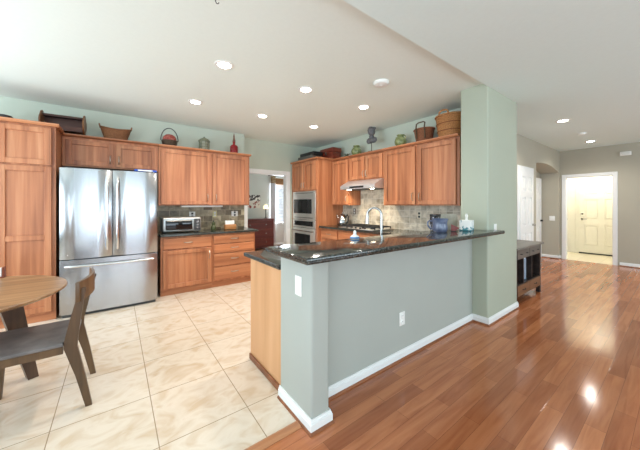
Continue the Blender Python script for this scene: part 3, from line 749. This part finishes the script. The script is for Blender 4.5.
# entry lamp (light only comes from a fixture there)
t = thing('entry_light', 'flush ceiling light inside the entry beyond the doorway', 'ceiling light', (9.75, 1.35, 2.599))
MB().lathe([(0.12, -0.0005), (0.12, -0.02), (0.125, -0.025)], 24).build('base', M['chrome'], t)
MB().lathe([(0.115, -0.026), (0.10, -0.06), (0.06, -0.085), (0.01, -0.095)], 24).build('shade', plain('entry_shade', (1, 1, 1, 1), 0.5, noise=0, emit=((1, 0.90, 0.72, 1), 3.0)), t)
ld = bpy.data.lights.new('entry_lamp', 'POINT'); ld.energy = 24; ld.color = (1, 0.94, 0.82); ld.shadow_soft_size = 0.12
lo = bpy.data.objects.new('entry_lamp', ld); COL.objects.link(lo); lo.location = (9.75, 1.35, 2.38)

# ================================================================== DINING TABLE + CHAIR
TCX, TCY = -0.93, 2.905
t = thing('dining_table', 'round oak dining table at the left edge of the picture', 'table', (TCX, TCY, 0))
MB().lathe([(0.56, 0.706), (0.60, 0.714), (0.622, 0.728), (0.622, 0.738), (0.618, 0.742)], 72).build('tabletop', M['table'], t)
MB().lathe([(0.10, 0.66), (0.10, 0.7055)], 24).build('hub', M['tableleg'], t)
for k in range(3):
    a = radians(24 + 120 * k)
    c_, s_ = cos(a), sin(a)
    def at(r, z, side): return (c_ * r - s_ * side, s_ * r + c_ * side, z)
    mb = MB(); bm = mb.bm
    prof = [(0.30, 0.7055, 0.13, 0.04), (0.44, 0.0, 0.06, 0.03)]
    rings = []
    for r, z, wr, ws in prof:
        rings.append([bm.verts.new(at(r + a_ * wr / 2, z, b_ * ws)) for a_, b_ in ((-1, -1), (1, -1), (1, 1), (-1, 1))])
    for i in range(4): bm.faces.new((rings[0][i], rings[0][(i + 1) % 4], rings[1][(i + 1) % 4], rings[1][i]))
    bm.faces.new(rings[0]); bm.faces.new(rings[1])
    mb.build('leg', M['tableleg'], t, False)
t = thing('napkin_holder', 'small wooden holder with white papers on the round table', 'napkin holder', (-0.80, 3.46, 0.7425))
MB().box(-0.09, 0.045, -0.03, 0.03, 0.0, 0.012).box(0.033, 0.045, -0.03, 0.03, 0.012, 0.09, 0.002).box(-0.09, -0.078, -0.03, 0.03, 0.012, 0.09, 0.002).build('frame', wood('holder_wood', srgb(96, 44, 24), srgb(130, 64, 36), srgb(150, 84, 50)), t, False)
MB().box(-0.077, 0.032, -0.028, 0.024, 0.0125, 0.082, 0.003).build('papers', M['plate'], t)

t = thing('dining_chair', 'walnut dining chair with grey seat and curved back rail at the table', 'chair', (0, 0, 0))
Y0, Y1 = 2.405, 2.89
def leg_strip(path, y0, y1):
    """side profile (x, z, half width) extruded between y0 and y1"""
    mb = MB(); left = []; right = []
    for i, (x, z, hw) in enumerate(path): left.append((x - hw, z)); right.append((x + hw, z))
    mb.extr(left + right[::-1], y0, y1, 'y'); return mb
rear = [(-0.147, 0.0, 0.017), (-0.190, 0.22, 0.024), (-0.238, 0.42, 0.034), (-0.236, 0.47, 0.034), (-0.212, 0.62, 0.026), (-0.178, 0.80, 0.017)]
for y0, y1, sk in ((Y0 + 0.01, Y0 + 0.038, 0.0), (Y1 - 0.038, Y1 - 0.01, 0.036)):
    leg_strip([(x + sk * max(0, z - 0.45) / 0.35, z, hw) for x, z, hw in rear], y0, y1).build('leg', M['chairwood'], t)
    leg_strip([(-0.655, 0.0, 0.014), (-0.645, 0.24, 0.020), (-0.640, 0.437, 0.026)], y0, y1).build('leg', M['chairwood'], t)
MB().box(-0.655, -0.275, Y0 + 0.012, Y0 + 0.034, 0.39, 0.4375).box(-0.655, -0.275, Y1 - 0.034, Y1 - 0.012, 0.39, 0.4375).box(-0.655, -0.635, Y0 + 0.034, Y1 - 0.034, 0.39, 0.4375).box(-0.255, -0.235, Y0 + 0.039, Y1 - 0.039, 0.39, 0.4375).build('seat_frame', M['chairwood'], t)
MB().prism(rounded_rect(-0.69, -0.215, Y0 + 0.04, Y1 - 0.04, 0.02) , 0.438, 0.440).prism([(-0.69, Y0 + 0.002), (-0.275, Y0 + 0.002), (-0.275, Y0 + 0.04), (-0.215, Y0 + 0.045), (-0.215, Y1 - 0.045), (-0.275, Y1 - 0.04), (-0.275, Y1 - 0.002), (-0.69, Y1 - 0.002)], 0.440, 0.463, 0.006, 2).build('seat', M['seat'], t)
mb = MB(); a_, b_ = [], []
n = 16
for k in range(n + 1):
    u = k / n; y = Y0 - 0.012 + (Y1 - Y0 + 0.024) * u; x = -0.193 + 0.040 * u + 0.040 * (1 - (2 * u - 1) ** 2)
    a_.append((x, y)); b_.append((x - 0.020, y))
mb.prism(a_ + b_[::-1], 0.715, 0.848, 0.004, 2)
o = mb.build('back_rail', M['chairwood'], t)

# ================================================================== THINGS ON TOP OF THE CABINETS
LT = TOP + 0.0325      # top of crown, fridge wall
def basket_shell(rb, rt, h, sx=1.0, sy=1.0, n=32, sag=0.0):
    mb = MB()
    f = lambda a, r, z: (r * cos(a) * sx, r * sin(a) * sy, z + (sag * cos(a) ** 2 * (z / h) if sag else 0))
    prof = [(rb, 0.0)] + [(rb + (rt - rb) * (k / 8) ** 0.85, h * k / 8) for k in range(1, 9)] + [(rt - 0.012, h), (rb * 0.95 + (rt - rb) * 0.1 - 0.005, 0.02)]
    mb.lathe(prof, n, fn=f); return mb, f
WK = weave('wicker_golden', srgb(128, 74, 38), srgb(232, 166, 104), 60, 150)
WK2 = weave('wicker_brown', srgb(84, 48, 32), srgb(184, 118, 80), 60, 150)
WK3 = weave('wicker_tan', srgb(92, 54, 32), srgb(190, 130, 86), 60, 170)
def ring(mb, f, r, z, tr, n=36): return mb.tube([f(2 * pi * k / n, r, z) for k in range(n)], tr, 6, closed=True)

# dark tray on the pantry
tag(MB().prism(rounded_rect(-1.32, -0.94, 4.60, 4.86, 0.04), TOP + 0.0465, TOP + 0.075, 0.006).prism(rounded_rect(-1.30, -0.97, 4.62, 4.84, 0.04), TOP + 0.075, TOP + 0.12, 0.01).build('storage_tin', plain('dark_tin', srgb(48, 34, 34), 0.4)),
    'dark flat tin on top of the pantry at the left edge', 'tin')

# wooden trough box tipped open toward the room
t = thing('wooden_trough', 'dark wooden trough with rounded ends above the pantry corner', 'wooden box', (-0.555, 4.93, TOP + 0.047), radians(-4))
t.scale = (1.06, 1.0, 1.28)
DW = wood('dark_trough_wood', srgb(44, 20, 14), srgb(72, 34, 22), srgb(98, 52, 34), axis='x', rough=0.4)
# open front box: back, bottom, top slat, with scalloped end boards
MB().box(-0.19, 0.19, 0.10, 0.12, 0.03, 0.175).box(-0.19, 0.19, -0.08, 0.12, 0.012, 0.03).box(-0.19, 0.19, -0.078, -0.064, 0.03, 0.06).build('body', DW, t, False)
def end_board():
    pts = []
    for k in range(20):
        a = 2 * pi * k / 20; rr = 0.105 * (1 + 0.10 * cos(4 * a)); pts.append((0.02 + rr * cos(a) * 1.05, 0.10 + rr * 0.95 * sin(a)))
    return pts
for x in (-0.205, 0.19): MB().extr([(p[0], max(p[1], 0.0)) for p in end_board()], x, x + 0.015, 'x').build('end_board', wood('trough_end', srgb(90, 54, 30), srgb(126, 82, 50), srgb(150, 104, 66)), t, False)
MB().box(-0.19, 0.19, 0.0, 0.11, 0.16, 0.18).build('top_board', DW, t, False)

# left open basket with two upright ends
t = thing('wicker_basket', 'oval brown wicker basket above the fridge', 'basket', (0.0, 5.04, LT + 0.0005))
mb, f = basket_shell(0.125, 0.185, 0.15, 1.0, 0.62, sag=0.035); mb.build('body', WK3, t)
ring(MB(), lambda a, r, z: (r * cos(a), r * sin(a) * 0.62, z + 0.035 * cos(a) ** 2), 0.183, 0.152, 0.010).build('rim', WK3, t)
for s_ in (-1, 1):
    MB().tube([(s_ * 0.182, -0.045, 0.18), (s_ * 0.19, -0.04, 0.215), (s_ * 0.193, 0, 0.228), (s_ * 0.19, 0.04, 0.215), (s_ * 0.182, 0.045, 0.18)], 0.009, 8).build('handle', WK3, t)

# round handled basket of red fruit shapes
t = thing('handled_basket', 'small dark basket with hoop handle holding a red cloth', 'basket', (0.70, 5.03, LT + 0.0005))
mb, f = basket_shell(0.095, 0.118, 0.10, 1, 1); mb.build('body', weave('wicker_dark', srgb(38, 28, 22), srgb(120, 96, 74), 60, 170), t)
MB().tube([(0.112 * cos(pi * k / 16) * 1.12, 0, 0.10 + 0.205 * sin(pi * k / 16)) for k in range(17)], 0.0065, 8).build('handle', plain('hoop_handle', srgb(60, 58, 58), 0.5), t)
mb = MB().ball((0, 0, 0.122), 0.1, 1, 1, 0.85, 20)
mb.build('red_cloth', speckle('red_check_cloth', srgb(150, 60, 52), srgb(184, 110, 96), 50, 0.5, 0.8), t)['label'] = 'rounded red cloth bundle'

# lantern birdhouse
t = thing('lantern', 'grey-green lattice lantern with domed roof on the left cabinets', 'lantern', (1.235, 5.03, LT + 0.0005)).scale = (1.08, 1.08, 1.06)
t = bpy.data.objects['lantern']
GG = plain('grey_green_patina', srgb(132, 134, 110), 0.6, noise=0.25, nscale=40)
MB().lathe([(0.088, 0.0), (0.088, 0.018), (0.075, 0.022)], 8).build('base', GG, t)
mb = MB()
for k in range(8):
    a = 2 * pi * k / 8; mb.tube([(0.076 * cos(a), 0.076 * sin(a), 0.02), (0.076 * cos(a), 0.076 * sin(a), 0.15)], 0.007, 6)
for z in (0.06, 0.10): mb.tube([(0.076 * cos(2 * pi * k / 24), 0.076 * sin(2 * pi * k / 24), z) for k in range(24)], 0.005, 6, closed=True)
mb.build('lattice', GG, t)
MB().lathe([(0.06, 0.02), (0.06, 0.15)], 16).build('core', plain('pale_lantern_core', srgb(176, 176, 156), 0.6), t)
MB().lathe([(0.088, 0.148), (0.09, 0.158), (0.07, 0.185), (0.035, 0.208), (0.012, 0.215), (0.014, 0.225), (0.004, 0.235)], 24).build('roof', GG, t)

# red bottle
t = thing('decanter', 'red glass bottle with tall tapered stopper on the left cabinets', 'bottle', (1.76, 5.03, LT + 0.0005))
RG = speckle('red_enamel', srgb(140, 22, 30), srgb(172, 70, 70), 30, 0.62, 0.15)
MB().lathe([(0.060, 0.0), (0.070, 0.008), (0.072, 0.09), (0.070, 0.14), (0.05, 0.165), (0.022, 0.178), (0.02, 0.215), (0.026, 0.22), (0.026, 0.23)], 20).build('body', RG, t)
MB().lathe([(0.024, 0.2305), (0.026, 0.25), (0.016, 0.29), (0.012, 0.31), (0.014, 0.325), (0.004, 0.385)], 14).build('stopper', speckle('stopper_red', srgb(120, 40, 40), srgb(120, 112, 80), 30, 0.5, 0.3), t)

# tower top: dark cases
TT = TOP + 0.02 + 0.0345
t = thing('storage_box', 'black and grey flat case on the oven tower, left of the red chest', 'case', (3.40, 4.93, TT), R90)
MB().box(-0.32, 0.22, -0.10, 0.16, 0.0, 0.095, 0.008, 2).build('body', plain('grey_case', srgb(96, 92, 84), 0.5), t)
MB().box(-0.25, 0.27, -0.09, 0.15, 0.0955, 0.165, 0.006, 2).build('lid', plain('black_case', srgb(26, 26, 28), 0.4), t)
RED = wood('red_chest_wood', srgb(84, 32, 22), srgb(116, 46, 30), srgb(150, 76, 50), axis='x', rough=0.3)
t = thing('chest', 'red-brown wooden chest beside the black case on the right cabinets', 'chest', (3.70, 4.58, TT), R90)
MB().box(-0.21, 0.21, -0.11, 0.12, 0.0, 0.14, 0.008, 2).build('body', RED, t)
MB().box(-0.22, 0.22, -0.12, 0.13, 0.1405, 0.235, 0.012, 3).build('lid', RED, t)
MB().box(-0.025, 0.025, -0.125, -0.1205, 0.09, 0.15).build('clasp', M['chrome'], t)
t = thing('leafy_ornament', 'low dark leafy ornament between the red chest and green jar', 'ornament', (3.76, 4.12, LT + 0.0005))
mb = MB(); mb.lathe([(0.05, 0), (0.06, 0.03), (0.055, 0.05)], 14); mb.build('pot', plain('dark_olive_pot', srgb(70, 78, 60), 0.5), t)
mb = MB()
for k in range(11):
    a = k * 2.4; mb.tube([(0.02 * cos(a), 0.02 * sin(a), 0.045), (0.05 * cos(a), 0.05 * sin(a), 0.09), (0.085 * cos(a), 0.085 * sin(a), 0.085)], 0.012, 6, r2=0.003, flat=0.4)
mb.build('leaves', plain('dull_leaf', srgb(92, 104, 78), 0.6), t)

# green jars
GJ = speckle('green_glazed_ceramic', srgb(112, 122, 78), srgb(168, 176, 124), 14, 0.52, 0.2, 0.15)
def green_jar(x, y, s_, label):
    t = thing('green_jar', label, 'jar', (x, y, LT + 0.0005), 0, None)
    P_ = [(0.05, 0), (0.062, 0.01), (0.092, 0.06), (0.098, 0.10), (0.085, 0.14), (0.055, 0.165), (0.048, 0.18), (0.062, 0.20), (0.062, 0.206), (0.045, 0.204)]
    MB().lathe([(r * s_, z * s_) for r, z in P_], 28).build('body', GJ, t)
    for sg in (-1, 1):
        MB().tube([(0, sg * 0.052 * s_, 0.185 * s_), (0, sg * 0.088 * s_, 0.18 * s_), (0, sg * 0.096 * s_, 0.155 * s_), (0, sg * 0.085 * s_, 0.13 * s_)], 0.008 * s_, 8).build('handle', GJ, t)
green_jar(3.74, 3.83, 1.0, 'round green glazed jar over the narrow cabinet, near the red chest')
green_jar(3.74, 2.80, 1.0, 'round green glazed jar between the sculpture and the baskets')

# sculpture on rod
t = thing('sculpture', 'dark grey curled sculpture on a thin rod above the range hood', 'sculpture', (3.66, 3.36, LT + 0.0005))
SG = plain('pewter_sculpture', srgb(104, 102, 104), 0.45, noise=0.4, nscale=30, bump=0.4)
MB().lathe([(0.075, 0), (0.075, 0.01), (0.02, 0.016), (0.01, 0.03)], 20).build('base', M['iron'], t)
MB().tube([(0, 0, 0.025), (0, 0, 0.17)], 0.006, 8).build('rod', M['iron'], t)
mb = MB().ball((0, 0, 0.365), 0.068, 1, 1, 1.1, 16).ball((0, 0, 0.27), 0.045, 1, 1, 1.2, 14)
mb.ball((0, 0.045, 0.205), 0.055, 0.8, 1.1, 0.85, 14).ball((0, -0.045, 0.205), 0.055, 0.8, 1.1, 0.85, 14)
for k in range(9):
    a = k * 0.7; mb.ball((0.045 * cos(a), 0.05 * sin(a), 0.39 + 0.02 * (k % 3)), 0.028, seg=10)
for s_ in (-1, 1):
    mb.tube([(0, s_ * 0.06, 0.25), (0, s_ * 0.10, 0.235), (0, s_ * 0.11, 0.20), (0, s_ * 0.08, 0.17), (0, s_ * 0.05, 0.185)], 0.014, 8)
mb.build('bust', SG, t)

# tall handled baskets
t = thing('wicker_basket', 'brown wicker basket with square hoop handle, left of the largest one', 'basket', (3.76, 2.385, LT + 0.0005))
mb, f = basket_shell(0.115, 0.155, 0.20, 0.85, 1.0); mb.build('body', WK2, t)
ring(MB(), lambda a, r, z: (r * cos(a) * 0.85, r * sin(a), z), 0.154, 0.20, 0.011).build('rim', WK2, t)
MB().tube([(-0.11, -0.085, 0.05), (-0.14, -0.09, 0.20), (-0.125, -0.09, 0.275), (-0.115, -0.06, 0.292), (-0.115, 0.02, 0.292), (-0.125, 0.05, 0.275), (-0.14, 0.05, 0.20), (-0.12, 0.05, 0.05)], 0.010, 8).build('handle', weave('wicker_handle', srgb(70, 54, 40), srgb(126, 104, 78), 60, 150), t)
t = thing('wicker_basket', 'largest golden wicker basket with arched handles, against the pillar', 'basket', (3.755, 1.985, LT + 0.0005))
mb, f = basket_shell(0.145, 0.19, 0.30, 0.85, 1.0); mb.build('body', WK, t)
ring(MB(), lambda a, r, z: (r * cos(a) * 0.85, r * sin(a), z), 0.190, 0.30, 0.014).build('rim', WK, t)
for s_ in (-1, 1):
    MB().tube([(s_ * 0.16, -0.07, 0.29), (s_ * 0.165, -0.06, 0.335), (s_ * 0.165, -0.03, 0.357), (s_ * 0.165, 0.03, 0.357), (s_ * 0.165, 0.06, 0.335), (s_ * 0.16, 0.07, 0.29)], 0.012, 8).build('handle', WK, t)
mb = MB()
for z in (0.09, 0.19): ring(mb, lambda a, r, zz: (r * cos(a) * 0.85, r * sin(a), zz), 0.147 + 0.043 * (z / 0.30) ** 0.85 + 0.003, z, 0.007)
mb.build('band', weave('wicker_band', srgb(110, 62, 32), srgb(190, 124, 72), 60, 150), t)

# ================================================================== THINGS ON THE WORKTOPS
# bottle between toaster and recipe box
t = thing('bottle_figurine', 'small dark green bottle figurine between toaster oven and recipe box', 'bottle', (1.36, 4.92, 0.9145))
MB().lathe([(0.035, 0), (0.045, 0.02), (0.042, 0.06), (0.025, 0.085), (0.032, 0.11), (0.026, 0.135), (0.01, 0.145)], 16).build('body', plain('olive_ceramic', srgb(74, 80, 44), 0.3, noise=0.4, nscale=40), t)
MB().lathe([(0.012, 0.145), (0.016, 0.155), (0.006, 0.168)], 12).build('cap', M['black'], t)
t = thing('recipe_box', 'small wooden recipe box with white cards on the left worktop', 'box', (1.66, 4.95, 0.9145))
MB().box(-0.10, 0.10, -0.05, 0.05, 0.0, 0.085, 0.006, 2).build('box', wood('recipe_wood', srgb(150, 96, 52), srgb(184, 126, 76), srgb(204, 150, 98), axis='x'), t)
MB().box(-0.085, 0.075, -0.01, 0.03, 0.0855, 0.155, 0.003).build('cards', M['plate'], t)

# kettle
t = thing('kettle', 'round chrome kettle on the worktop beside the oven tower', 'kettle', (3.72, 4.20, 0.9305))
K = 1.2
MB().lathe([(r * K, z * K) for r, z in ((0.085, 0.0), (0.095, 0.012), (0.098, 0.06), (0.088, 0.12), (0.062, 0.165), (0.045, 0.18))], 28).build('body', steel('kettle_chrome', (0.5, 0.5, 0.5, 1), 0.16), t)
MB().lathe([(r * K, z * K) for r, z in ((0.046, 0.1805), (0.03, 0.195), (0.008, 0.198), (0.014, 0.21), (0.012, 0.222))], 20).build('lid', M['chrome'], t)
MB().tube([(-0.02 * K, 0.088 * K, 0.12 * K), (-0.03 * K, 0.118 * K, 0.165 * K), (-0.03 * K, 0.13 * K, 0.175 * K)], 0.018, 10, r2=0.01).build('spout', M['chrome'], t)
MB().tube([(0, -0.075 * K, 0.15 * K), (0, -0.11 * K, 0.19 * K), (0, -0.135 * K, 0.15 * K), (0, -0.13 * K, 0.08 * K), (0, -0.098 * K, 0.045 * K)], 0.012, 8).build('handle', M['black'], t)

# small bottle at the back edge of the bar
t = thing('soap_bottle', 'small white bottle with blue label at the rear edge of the bar', 'bottle', (1.615, 1.672, 1.0715))
MB().lathe([(0.036, 0), (0.040, 0.008), (0.034, 0.022), (0.016, 0.032), (0.011, 0.046)], 20).build('body', M['plate'], t)
MB().lathe([(0.0385, 0.004), (0.0415, 0.009), (0.0375, 0.017)], 20).build('label_band', plain('blue_label', srgb(58, 130, 190), 0.3), t)
MB().lathe([(0.013, 0.0465), (0.013, 0.058), (0.006, 0.07)], 14).build('cap', M['plate'], t)

# blue pitcher
t = thing('pitcher', 'blue glazed ceramic pitcher standing on the bar', 'pitcher', (2.74, 1.555, 1.0715))
PB = speckle('blue_glaze', srgb(74, 82, 108), srgb(118, 126, 148), 16, 0.52, 0.1, 0.2)
mb = MB()
def pf(a, r, z):
    s_ = 1.0 + (0.12 * max(0, cos(a + 0.55)) ** 10 if z > 0.115 else 0)
    return (r * s_ * cos(a), r * s_ * sin(a), z)
mb.lathe([(0.064, 0.0), (0.070, 0.006), (0.077, 0.035), (0.073, 0.07), (0.072, 0.09), (0.076, 0.115), (0.081, 0.134), (0.083, 0.14), (0.076, 0.14), (0.068, 0.085), (0.070, 0.03)], 32, fn=pf)
mb.build('body', PB, t)
hd = Vector((-0.49, 0.87, 0)); hp = []
for r, z in ((0.076, 0.108), (0.10, 0.117), (0.118, 0.10), (0.118, 0.065), (0.10, 0.038), (0.076, 0.034)): hp.append((hd.x * r, hd.y * r, z))
MB().tube(hp, 0.009, 8).build('handle', PB, t)

# dark patterned canister behind the pitcher
t = thing('canister', 'dark patterned square canister standing left behind the blue pitcher', 'canister', (2.865, 1.678, 1.0715), radians(0))
MB().box(-0.06, 0.055, -0.033, 0.033, 0.0, 0.15, 0.006, 2).build('body', speckle('dark_floral_pattern', srgb(34, 34, 44), srgb(178, 182, 196), 34, 0.56, 0.3, 0.03), t)
MB().box(-0.062, 0.057, -0.035, 0.035, 0.1505, 0.182, 0.006, 2).build('lid', M['black'], t)
# stone board leaning + red ornament
t = thing('cutting_board', 'grey-beige stone board propped upright behind the pitcher', 'board', (3.04, 1.64, 1.0715), radians(-38))
MB().extr([(-0.12, 0.0), (0.12, 0.0), (0.12, 0.15), (0.112, 0.172), (0.09, 0.18), (-0.09, 0.18), (-0.112, 0.172), (-0.12, 0.15)], 0.0, 0.016, 'y').build('board', speckle('board_stone', srgb(142, 136, 118), srgb(168, 160, 142), 12, 0.5, 0.5, 0.15), t)
t = thing('red_ornament', 'small dark red wedge ornament between pitcher and tissue box', 'ornament', (2.93, 1.50, 1.0715), radians(-62))
mb = MB(); mb.extr([(-0.03, 0.0), (0.012, 0.0), (0.048, 0.038), (-0.03, 0.075)], -0.012, 0.012, 'y'); mb.build('wedge', plain('rust_red', srgb(136, 52, 44), 0.4), t)
MB().box(-0.034, 0.016, -0.0125, 0.0125, -0.0, 0.004).build('foot', M['iron'], t)

# tissue box
t = thing('tissue_box', 'white tissue box with teal floral pattern beside the pillar', 'tissue box', (3.125, 1.46, 1.0715), radians(12))
tb = NT('tissue_pattern'); v = tb.mapping()
sp = tb.n('ShaderNodeSeparateXYZ'); tb.l(v, sp.inputs[0])
ns = tb.n('ShaderNodeTexNoise'); ns.inputs['Scale'].default_value = 38; tb.l(v, ns.inputs['Vector'])
mrn = tb.n('ShaderNodeMapRange'); tb.l(sp.outputs[2], mrn.inputs[0]); mrn.inputs[1].default_value = 0.0; mrn.inputs[2].default_value = 0.07; mrn.inputs[3].default_value = 0.16; mrn.inputs[4].default_value = -0.16
ad = tb.n('ShaderNodeMath', operation='ADD'); tb.l(ns.outputs['Fac'], ad.inputs[0]); tb.l(mrn.outputs[0], ad.inputs[1])
tb.l(tb.ramp(ad.outputs[0], [(0.50, srgb(240, 240, 236)), (0.58, srgb(70, 140, 150))]), tb.b.inputs['Base Color'])
MB().box(-0.06, 0.06, -0.06, 0.06, 0.0, 0.115, 0.003).build('carton', tb.m, t)
mb = MB(); mb.lathe([(0.028, 0.1155), (0.022, 0.14), (0.03, 0.165), (0.012, 0.185)], 14, fn=lambda a, r, z: (r * (1 + 0.35 * cos(3 * a)) * cos(a), r * 0.5 * (1 + 0.3 * sin(2 * a)) * sin(a), z + 0.006 * cos(5 * a) * (z > 0.15)))
mb.build('tissue', M['plate'], t)

# ================================================================== HALL CONSOLE
t = thing('console_table', 'dark console table with grey top standing behind the pillar in the hall', 'table', (4.28, 1.36, 0))
ESP = wood('espresso_wood', srgb(34, 27, 24), srgb(52, 42, 38), srgb(70, 58, 52), axis='x')
GRY = wood('grey_drawer_wood', srgb(84, 76, 68), srgb(106, 97, 88), srgb(124, 114, 104), axis='x')
BRN = wood('brown_drawer_wood', srgb(92, 60, 40), srgb(120, 82, 56), srgb(140, 100, 72), axis='x')
CW, CD, CH = 1.05, 0.50, 0.775
MB().box(-0.03, CW + 0.04, -0.03, CD, CH - 0.028, CH, 0.004).build('tabletop', wood('weathered_top', srgb(104, 98, 90), srgb(126, 119, 110), srgb(144, 136, 126), axis='x'), t)
for x in (0.0, CW - 0.05):
    for y in (0.0, CD - 0.05): MB().box(x, x + 0.05, y, y + 0.05, 0, CH - 0.0285).build('leg', ESP, t)
MB().box(0.05, CW - 0.05, 0.005, CD - 0.01, CH - 0.17, CH - 0.0285).build('drawer_case', ESP, t)
for k in range(2):
    x0 = 0.055 + k * 0.475
    dr = MB().box(x0, x0 + 0.465, -0.006, 0.0045, CH - 0.16, CH - 0.04, 0.002).build('drawer', GRY, t)
    for hx in (0.12, 0.345): MB().tube([(x0 + hx - 0.03, -0.007, CH - 0.095), (x0 + hx, -0.022, CH - 0.10), (x0 + hx + 0.03, -0.007, CH - 0.095)], 0.005, 6).build('handle', M['iron'], dr)
MB().box(0.05, CW - 0.05, CD - 0.025, CD - 0.01, 0.262, CH - 0.172).build('back_panel', M['black'], t)
MB().box(0.05, CW - 0.05, 0.005, CD - 0.03, 0.10, 0.26).build('lower_case', ESP, t)
for k in range(2):
    x0 = 0.055 + k * 0.475
    dr = MB().box(x0, x0 + 0.465, -0.008, 0.0045, 0.11, 0.25, 0.002).build('drawer', BRN, t)
    MB().tube([(x0 + 0.17, -0.009, 0.185), (x0 + 0.23, -0.024, 0.18), (x0 + 0.29, -0.009, 0.185)], 0.005, 6).build('handle', M['iron'], dr)
for x in (0.005, CW - 0.025): MB().box(x, x + 0.02, 0.051, CD - 0.051, 0.10, CH - 0.0285).build('end_panel', ESP, t)
for x in (0.35, 0.70): MB().box(x, x + 0.02, 0.02, CD - 0.03, 0.262, CH - 0.172).build('divider', ESP, t)
t = thing('folder', 'pale blue folder standing in the open console shelf', 'folder', (4.83, 1.42, 0.2605))
MB().box(-0.03, 0.05, 0, 0.25, 0, 0.30, 0.003).build('cover', plain('pale_blue_folder', srgb(150, 168, 186), 0.5), t)
MB().box(-0.024, 0.044, 0.006, 0.252, 0.3005, 0.31).build('pages', M['plate'], t)
t = thing('folder', 'thin grey folder in the open console shelf near its right end', 'folder', (5.08, 1.42, 0.2605))
MB().box(0, 0.03, 0, 0.25, 0, 0.31, 0.003).build('cover', plain('grey_folder', srgb(128, 128, 128), 0.5), t)
MB().box(0.006, 0.024, 0.006, 0.252, 0.3105, 0.318).build('pages', M['plate'], t)

# ================================================================== FAR ROOM
t = thing('dresser', 'dark red-brown dresser seen through the kitchen doorway', 'dresser', (3.10, 7.58, 0))
MAH = wood('mahogany', srgb(72, 20, 12), srgb(108, 34, 20), srgb(132, 50, 32), axis='x', rough=0.3)
MB().box(-0.25, 0.80, 0.02, 0.46, 0.06, 0.90, 0.004).build('body', MAH, t)
MB().box(-0.27, 0.82, 0.0, 0.47, 0.90, 0.925, 0.006).build('top', MAH, t)
for k in range(3):
    dr = MB().box(-0.23, 0.78, 0.004, 0.0195, 0.10 + k * 0.265, 0.35 + k * 0.265, 0.004).build('drawer', MAH, t)
    for x in (0.02, 0.53): MB().tube([(x, -0.012, 0.23 + k * 0.265), (x, 0.004, 0.23 + k * 0.265)], 0.014, 10).build('knob', M['chrome'], dr)
for x in (-0.24, 0.74):
    for y in (0.03, 0.40): MB().box(x, x + 0.05, y, y + 0.05, 0, 0.06).build('foot', MAH, t)
t = thing('wall_picture', 'framed red and white picture above the dark dresser', 'picture', (3.58, 8.198, 1.45))
MB().box(-0.32, 0.13, -0.02, 0.0, -0.21, 0.21, 0.003).build('canvas', speckle('floral_print', srgb(226, 216, 206), srgb(150, 60, 52), 9, 0.56, 0.6, 0.03), t)
MB().box(-0.32, 0.13, -0.0212, -0.0202, 0.03, 0.21).build('dark_band', speckle('floral_print_dark', srgb(230, 226, 220), srgb(60, 50, 50), 14, 0.5, 0.6, 0.02), t)
t = thing('table_lamp', 'slim table lamp with glowing shade on the dresser', 'lamp', (3.80, 7.95, 0.9255))
MB().lathe([(0.055, 0.0), (0.055, 0.012), (0.014, 0.02), (0.014, 0.30)], 16).build('stem', M['iron'], t)
MB().lathe([(0.085, 0.30), (0.05, 0.42)], 20).build('lamp_shade', plain('glowing_shade', srgb(250, 226, 170), 0.6, noise=0, emit=((1, 0.82, 0.5, 1), 1.2)), t)
t = thing('curtain_rod', 'black curtain rod with finial above the far window', 'curtain rod', (4.02, 8.11, 2.31))
MB().tube([(0.0, 0, 0), (0.80, 0, 0)], 0.012, 8).build('rod', M['iron'], t)
MB().ball((-0.03, 0, 0), 0.03).build('finial', M['iron'], t)
for x in (0.02, 0.78): MB().tube([(x, 0.0, 0), (x, 0.085, 0)], 0.008, 6).build('bracket', M['iron'], t)
def curtain(x0, x1, label):
    t = thing('curtain', label, 'curtain', (x0, 8.11, 0), 0, 'curtains at the far window')
    def sheet(z0, z1, off=0.0):
        mb = MB(); n = 30; A, B = [], []
        for k in range(n + 1):
            u = k / n; A.append((u * (x1 - x0), 0.022 * sin(u * 2 * pi * 3.5) - 0.004 - off)); B.append((u * (x1 - x0), 0.022 * sin(u * 2 * pi * 3.5) + off))
        mb.prism(A + B[::-1], z0, z1); return mb
    sheet(0.10, 2.06).build('panel', plain('sheer_white', srgb(226, 222, 226), 0.8), t)
    sheet(2.061, 2.29, 0.001).build('header_band', speckle('brown_header', srgb(140, 104, 70), srgb(200, 180, 150), 20, 0.5, 0.8), t)['label'] = 'brown patterned top band'
curtain(4.05, 4.22, 'narrow white curtain with brown top band left of the far window')
t = thing('window_blind', 'white slatted blind with woven brown valance in the far window', 'blind', (4.17, 8.245, 0))
mb = MB()
for k in range(26): mb.box(0.0, 0.53, -0.012, 0.012, 0.75 + k * 0.052, 0.785 + k * 0.052)
mb.build('slats', plain('blind_white', srgb(232, 236, 240), 0.6), t)
MB().box(0.0, 0.53, -0.045, -0.014, 2.03, 2.27, 0.004).build('valance', weave('woven_valance', srgb(84, 52, 26), srgb(170, 118, 62), 50, 200), t)
